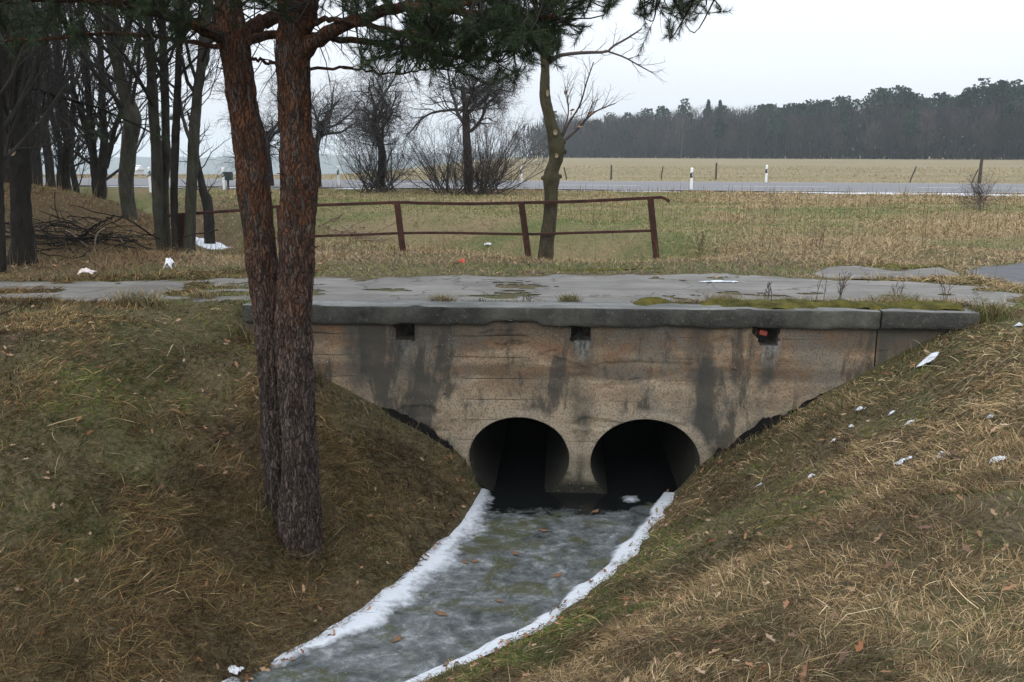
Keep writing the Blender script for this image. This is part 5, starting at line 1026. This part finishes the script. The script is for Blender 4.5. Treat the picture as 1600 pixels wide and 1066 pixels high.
# ------------------------------------------------------------------ far wood, far hills
def wood():
    rng = RNG(1000); mt = MB(); mg = MB(); pass
    Ea, Eb = PD(1900, 252, 235)[:2], PD(800, 252, 440)[:2]; e = Eb-Ea; L_ = np.linalg.norm(e); e = e/L_; nrm_ = np.array([-e[1], e[0]]); nrm_ = nrm_*np.sign(nrm_[1])
    Eb2 = Eb + nrm_*150
    tw = []; 
    def add_tree(x, y, h, kind, wdt):
        z = HT(x, y); b = np.array([x, y, float(z)]); 
        tube(mt, np.array([b, b+[rng.normal()*.3, 0, h*.5], b+[rng.normal()*.5, 0, h*.92]]), [.20*h/22, .15*h/22, .04], 4, A=np.array([.036, .032, .03])*rng.choice([.6, 1, 1.2, 3.2], p=[.4, .3, .22, .08]))
        if kind == 'bare':
            n = 230; t_ = rng.random(n)**.8; zz = h*(.22+.66*t_); a = rng.random(n)*6.28; rr = wdt*np.sqrt(np.clip(1-((t_-.4)/.68)**2, .05, 1))*rng.random(n)**.5
            c = b + np.stack([rr*np.cos(a), rr*np.sin(a), zz], -1); d = nrm(np.stack([np.cos(a)*.6, np.sin(a)*.6, .75+.5*rng.random(n)], -1) + rng.normal(size=(n, 3))*.35); ln = (1.2+1.7*rng.random(n))[:, None]
            s = nrm(np.cross(d, rng.normal(size=(n, 3))))*(.035+.05*rng.random(n))[:, None]
            col = np.array([[.040, .034, .032], [.058, .045, .044], [.032, .031, .028]])[rng.integers(0, 3)]*(.45+1.1*rng.random())
            I = (np.arange(n)*3)[:, None]; mt.add(np.stack([c-s, c+s, c+d*ln], 1).reshape(-1, 3), T=I+[0, 1, 2], A=np.broadcast_to(col, (n*3, 3)))
        else:
            n = 330 if kind == 'pine' else 300; t_ = rng.random(n)
            if kind == 'pine': zz = h*(.50+.50*t_); rr = wdt*np.clip(1.05-((t_-.35)/.72)**2, .12, 1)**.5*rng.random(n)**.4
            else: zz = h*(.12+.88*t_); rr = wdt*(1.0-t_)*rng.random(n)**.4+.1
            a = rng.random(n)*6.28; lob = 1+.35*np.sin(a*2+t_*9+rng.random()*6); c = b + np.stack([rr*lob*np.cos(a), rr*lob*np.sin(a), zz], -1)
            u = nrm(rng.normal(size=(n, 3))); v = nrm(np.cross(u, rng.normal(size=(n, 3)))); s_ = (.35+.4*rng.random(n))[:, None]
            I = (np.arange(n)*4)[:, None]; g = rng.random((n, 1)); col = (np.array([.010, .022, .014])*(1-g)+np.array([.024, .040, .022])*g)*(.6+.9*rng.random())
            mt.add(np.stack([c-u*s_, c-v*s_*.7, c+u*s_, c+v*s_*.7], 1).reshape(-1, 3), I+[0, 1, 2, 3], A=np.repeat(col, 4, 0))
    for row_ in range(9):
        off = row_*6.5; n = int(L_/ (3.6 if row_ < 3 else 4.2)); us = rng.random(n)
        for u in us:
            p = Ea + e*L_*u + nrm_*(off + rng.normal()*2.0); pxx = px_of(np.array([[p[0], p[1], 5.0]]))[0, 0]
            pine = rng.random() < np.interp(pxx, [830, 1150, 1220, 1600, 1900], [.05, .12, .6, .85, .95]) * (1 if row_ >= 3 else .16)
            if row_ < 3: h = rng.uniform(11, 17); kind = 'bare' if not pine else 'pine'; wdt = rng.uniform(2.0, 3.0)
            else:
                kind = 'pine' if pine else 'bare'; prof = 22 + 2.2*vnoise(np.array(pxx*.013), np.array(1.0), s=7) + np.interp(pxx, [1150, 1500, 1560, 1600], [0, .3, 2.2, 1.0]); h = (prof + rng.normal()*.9)*(1.0 if kind == 'pine' else .97); wdt = rng.uniform(2.6, 4.0)
            add_tree(p[0], p[1], h, kind, wdt)
    # understorey at the edge so nothing shows through
    n = 34000; u = rng.random(n); c2 = Ea + e*(L_*u)[:, None] + nrm_*(3+rng.random(n)*42)[:, None]; z = HT(c2[:, 0], c2[:, 1]) + 15*rng.random(n)**1.2
    c = np.c_[c2, z]; d = nrm(np.c_[rng.normal(size=(n, 2))*.3, np.ones(n)]); s = nrm(np.cross(d, rng.normal(size=(n, 3))))*(.14+.24*rng.random(n))[:, None]; I = (np.arange(n)*3)[:, None]
    mt.add(np.stack([c-s, c+s, c+d*(2+3*rng.random(n))[:, None]], 1).reshape(-1, 3), T=I+[0, 1, 2], A=np.repeat(np.array([.034, .030, .029])*(.5+.9*rng.random((n, 1))), 3, 0))
    tag(mt.build('distant_wood', attrmat('distant_wood', .95, .05), smooth=False), 'mixed wood of bare trees and dark pines beyond the pasture', kind='stuff')
    for i, (px, ytop, lb) in enumerate(((1103, 156, 'pointed dark spruce at the wood edge, left of the two spires'), (1121, 157, 'pointed dark spruce at the wood edge, right of the two spires'))):
        D = 372; q = PD(px, 252, D); q[2] = HT(q[0], q[1]); h = (PD(px, ytop, D)[2]-q[2]); mt = MB(); tag(None, None) if False else None
        o = thing('spruce_tree', lb, 'tree', q, 'two spruces rising above the wood'); add = MB(); tube(add, np.array([q, q+[0, 0, h]]), [.25, .04], 5, A=np.array([.05, .04, .035])); add.build('trunk', attrmat('spruce_bark'), o)
        n = 1500; t_ = rng.random(n); rr = 7.5*(1-t_)**.9*(.75+.25*np.sin(t_*34))*rng.random(n)**.4+.08; a = rng.random(n)*6.28; c = q + np.stack([rr*np.cos(a), rr*np.sin(a), h*(.1+.9*t_)], -1); u = nrm(rng.normal(size=(n, 3))); v = nrm(np.cross(u, rng.normal(size=(n, 3)))); s_ = .5
        I = (np.arange(n)*4)[:, None]; cr = MB().add(np.stack([c-u*s_, c-v*s_*.7, c+u*s_, c+v*s_*.7], 1).reshape(-1, 3), I+[0, 1, 2, 3], A=np.repeat(np.array([.018, .032, .02])*(.7+.6*rng.random((n, 1))), 4, 0)); cr.build('crown', attrmat('spruce_needles'), o, smooth=False)
wood()
xs = np.linspace(-1, 1, 400); mb = MB(); Vv = []
for i, u in enumerate(np.linspace(-200, 1000, 400)):
    q = PD(u, 260, 2600); hh = PD(u, np.interp(u, [-200, 200, 330, 480, 620, 760, 900, 1000], [240, 247, 246, 243, 242, 238, 240, 246]), 2600)[2] + 4.6*vnoise(np.array(u*.11), np.array(0.), s=3) + 3.4*vnoise(np.array(u*.33), np.array(4.), s=5)
    Vv += [[q[0], q[1], -66], [q[0], q[1], hh], [q[0]+fh[0]*220, q[1]+fh[1]*220, hh-5]]
I = np.arange(1200).reshape(400, 3); mb.add(Vv, np.concatenate([np.stack([I[:-1, k], I[1:, k], I[1:, k+1], I[:-1, k+1]], -1) for k in (0, 1)]))
tag(mb.build('hills', simple('far_wooded_hills', (.035, .045, .04), (.05, .055, .05), .05)), kind='structure')
# ------------------------------------------------------------------ weeds, sticks, litter
M_STALK = simple('dry_weed_stalks', (.050, .036, .028), (.10, .072, .05), 12)
def weed(px, py, hpx, D, label, seed, n=1, br=9, dens=1.0):
    q = PD(px, py, D); q[2] = HT(q[0], q[1]) if abs(q[2]-HT(q[0], q[1])) < .4 else q[2]; h = hpx*D/F; rg = RNG(seed); mb = MB()
    for i in range(n):
        b = q + [rg.normal()*.03, rg.normal()*.03, -.02]; tp = b + [rg.normal()*.12*h, rg.normal()*.12*h, h*(.8+.3*rg.random())]; S = spline(np.array([b, (b+tp)/2+rg.normal(size=3)*.03*h, tp]), 10); rr = np.linspace(.004, .0025, 10); tube(mb, S, rr, 4)
        for Pq, Rq in grow(rg, S[None], rr[None], [dict(n=br, t0=.3, ang=40, len=.28*h, up=.15, wob=.15, rs=.7, rmin=.0022, N=5), dict(n=4, t0=.3, ang=35, len=.10*h, up=.1, wob=.2, rs=.9, rmin=.0022, N=4)]): tube(mb, Pq, Rq, 3)
    return tag(mb.build('dry_weed', M_STALK), label, 'weed', 'dry weeds by the track')
DK = YW + .7
weed(1200, 397, 92, 15.6, 'tall thin dry weed stalk standing alone in the meadow right of the railing', 1, 1, 8)
weed(1198, 466, 32, DK, 'small bushy dry weed behind the coping, left of the two thin stalks', 2, 3, 10)
weed(1274, 466, 52, DK, 'pair of tall thin dry stalks behind the right half of the coping', 3, 2, 3)
weed(1312, 466, 46, DK, 'bushy dark dry weed behind the coping, right of the two thin stalks', 4, 4, 10)
weed(1400, 466, 30, DK, 'slanting dry twiggy weed behind the right end of the coping', 5, 5, 7); weed(1475, 464, 34, DK+.1, 'dry twiggy weed nearest the right end of the coping', 6, 3, 8)
weed(827, 466, 16, DK, 'very small dark weed on the track edge above the middle drain hole', 7, 4, 9); weed(758, 462, 10, DK, 'tiny dark weed on the track edge above the left pipe', 8, 3, 7)
weed(1280, 392, 34, 16, 'short reddish dry weed in the meadow right of the tall stalk', 9, 4, 7)
weed(1095, 372, 30, 18, 'short reddish dry weed in the meadow just right of the railing end', 10, 5, 7)
for i, (px, py, w_, h_, lb) in enumerate(((690, 467, .16, .15, 'straw coloured grass tuft on the coping between the left and middle drain holes'), (890, 467, .13, .16, 'greenish grass tuft on the coping just left of the middle drain hole'), (1130, 466, .22, .17, 'wide dry grass tuft behind the coping left of the right drain hole'), (1400, 466, .30, .17, 'mossy green grass tuft behind the coping above its crack'),
                                          (218, 478, .34, .26, 'long straw grass tuft on the crest of the left bank'), (1545, 500, .26, .26, 'green and straw grass tuft at the right end of the coping'), (318, 466, .2, .14, 'flat dry grass tuft at the track edge on the left'), (392, 492, .22, .30, 'tall grass tuft between the coping end and the twin pine'))):
    q = PD(px, py, YW+.52) if 480 < px < 1500 else on_ground(px, py); rg = RNG(1200+i); n = 420; x = q[0]+np.clip(rg.normal(size=n), -1.8, 1.8)*w_*.45; y = q[1]+rg.normal(size=n)*.06; P = np.stack([x, y, np.full(n, q[2]) if 480 < px < 1500 else HT(x, y)-.02], -1); P[:, 2] = np.where(P[:, 2] < -.0, P[:, 2], P[:, 2]); N = np.tile([0, 0, 1.0], (n, 1))
    if 480 < px < 1500: P[:, 2] = 0.0
    col = mixcol(rg, n, [np.full(n, v) for v in ((1, .9, .4, .25, .6, .1, .3) if i % 2 == 0 else (.6, .6, .3, 1.2, .8, .1, .2))]); mb = MB(); blades(mb, P, N, rg.random(n)*6.28, rg.random(n)*.6, .5+rg.random(n)*1.0, h_*(.5+.7*rg.random(n)), np.full(n, .007), col, rg); tag(mb.build('grass_tuft', M_GRASS, smooth=False), lb, 'grass tuft', 'grass tufts along the track edge')
def pile(name, label, cat, px, py, D, n, wid, hgt, lmin, lmax, mat, seed):
    q = PD(px, py, D); q[2] = HT(q[0], q[1]); rg = RNG(seed); mb = MB()
    for i in range(n):
        c = q + rt*rg.normal()*wid*.45 + fh*rg.normal()*wid*.3; c[2] = HT(c[0], c[1]) + abs(rg.normal())*hgt*.4; a = rg.random()*6.28; d = np.array([math.cos(a), math.sin(a)*.7, rg.normal()*.28]); L_ = rg.uniform(lmin, lmax); S = spline(np.array([c-d*L_/2, c+rg.normal(size=3)*.06*L_, c+d*L_/2]), 8); S[:, 2] = np.maximum(S[:, 2], HT(S[:, 0], S[:, 1]) - .05); S += .02*rg.normal(size=(8, 3)); tube(mb, S, np.linspace(.014, .004, 8)*(.3+rg.random()**2*1.3), 5, cap=True)
    return tag(mb.build(name, mat), label, cat)
pile('brush_pile', 'tangled heap of dark branches on the left verge below the kinked grey tree', 'brush pile', 115, 385, 15.2, 130, 1.5, .55, .5, 1.7, M_DARKBARK, 1)
pile('cuttings_heap', 'heap of dead straw coloured cuttings behind the railing right of the twin pine', 'heap', 590, 356, 19.0, 420, 1.1, .45, .25, .9, simple('dead_cuttings', (.12, .085, .05), (.25, .19, .12), 9), 2)
pile('cuttings_heap', 'low heap of dead brown stems behind the railing beside the crooked tree', 'heap', 900, 385, 16.6, 160, .8, .18, .2, .7, M_TWIGB, 3)
M_PALEW = simple('pale_stick', (.16, .13, .09), (.26, .22, .16), 12)
for pts, D, lb in (([(147, 396, 4), (149, 375, 5), (153, 364, 5), (163, 356, 5)], 14.6, 'bent pale stick standing upright in the brush pile'), ([(103, 360, 4), (115, 367, 5), (128, 378, 5), (137, 385, 4)], 14.9, 'straight pale stick slanting across the brush pile'), ([(176, 369, 3), (187, 373, 4), (195, 382, 4)], 15, 'short curved pale stick at the right end of the brush pile'),
                   ([(62, 330, 2.5), (88, 340, 3), (96, 350, 3)], 15.2, 'thin dark bent twig above the brush pile'), ([(86, 300, 2.5), (86, 322, 3), (93, 345, 3)], 15.3, 'thin arching twig rising from the brush pile'), ([(533, 353, 5), (541, 357, 5), (548, 361, 6)], 18.2, 'short pale stick on the cuttings heap'), ([(-10, 495, 4), (12, 487, 3.5), (36, 476, 2.5)], 8.8, 'dark bare twig lying at the left edge on the crest of the bank')):
    P, r = traced(pts, D); S = spline(np.hstack([P, r[:, None]]), 14); tag(tube(mb := MB(), S[:, :3], S[:, 3]*.5, 7, cap=True) is None or mb.build('stick', M_PALEW if 'pale' in lb else M_DARKBARK), lb, 'stick')
def rubbish(name, px, py, w_, h_, label, cat, cols, seed, up=.05):
    q = on_ground(px, py); rg = RNG(seed); u = np.linspace(-1, 1, 12); A, B = np.meshgrid(u, u); rr = np.hypot(A, B)
    Vv = np.stack([q[0]+A*w_*(.8+.3*fbm(A*2, B*2, s=seed)), q[1]+B*h_*(.8+.3*fbm(A*2+5, B*2, s=seed)), q[2]+.02+up*(1-rr**2*.45)*(1+.9*fbm(A*1.6, B*1.6, s=seed+2))], -1); I = np.arange(144).reshape(12, 12); Qd = np.stack([I[:-1, :-1], I[:-1, 1:], I[1:, 1:], I[1:, :-1]], -1).reshape(-1, 4)
    o = MB().add(Vv, Qd).build(name, simple(name+'_film', *cols, 12, .45, .004, .4), smooth=False); sm = o.modifiers.new('thick', 'SOLIDIFY'); sm.thickness = .004
    return tag(o, label, cat)
rubbish('crumpled_wrapper', 136, 431, .14, .09, 'crumpled white wrapper with reddish print lying on the left track verge', 'wrapper', ((.45, .30, .28), (.78, .77, .76)), 4, .07)
rubbish('plastic_bag', 265, 424, .08, .08, 'small crumpled white plastic bag standing by the track below the grey trunks', 'plastic bag', ((.62, .63, .66), (.82, .82, .84)), 6, .15)
rubbish('red_scrap', 722, 413, .055, .05, 'small bright red scrap lying on the verge in front of the railing', 'litter', ((.55, .03, .02), (.70, .06, .03)), 8, .05)
rubbish('white_scrap', 762, 385, .10, .06, 'white scrap lying below the middle of the railing', 'litter', ((.35, .36, .37), (.75, .75, .76)), 10, .07)
# ------------------------------------------------------------------ the air
t = NT('winter_haze'); pv = t.n('ShaderNodeVolumePrincipled', ins={'Density': .00027, 'Color': (.82, .93, 1.0, 1), 'Anisotropy': .0}); t.t.links.new(pv.outputs[0], t.out.inputs['Volume'])
mb = MB().box((0, 1460, -12), (6400, 3080, 122)); hz = mb.build('haze', t.m, smooth=False); tag(hz, 'pale winter haze over the fields', kind='stuff')
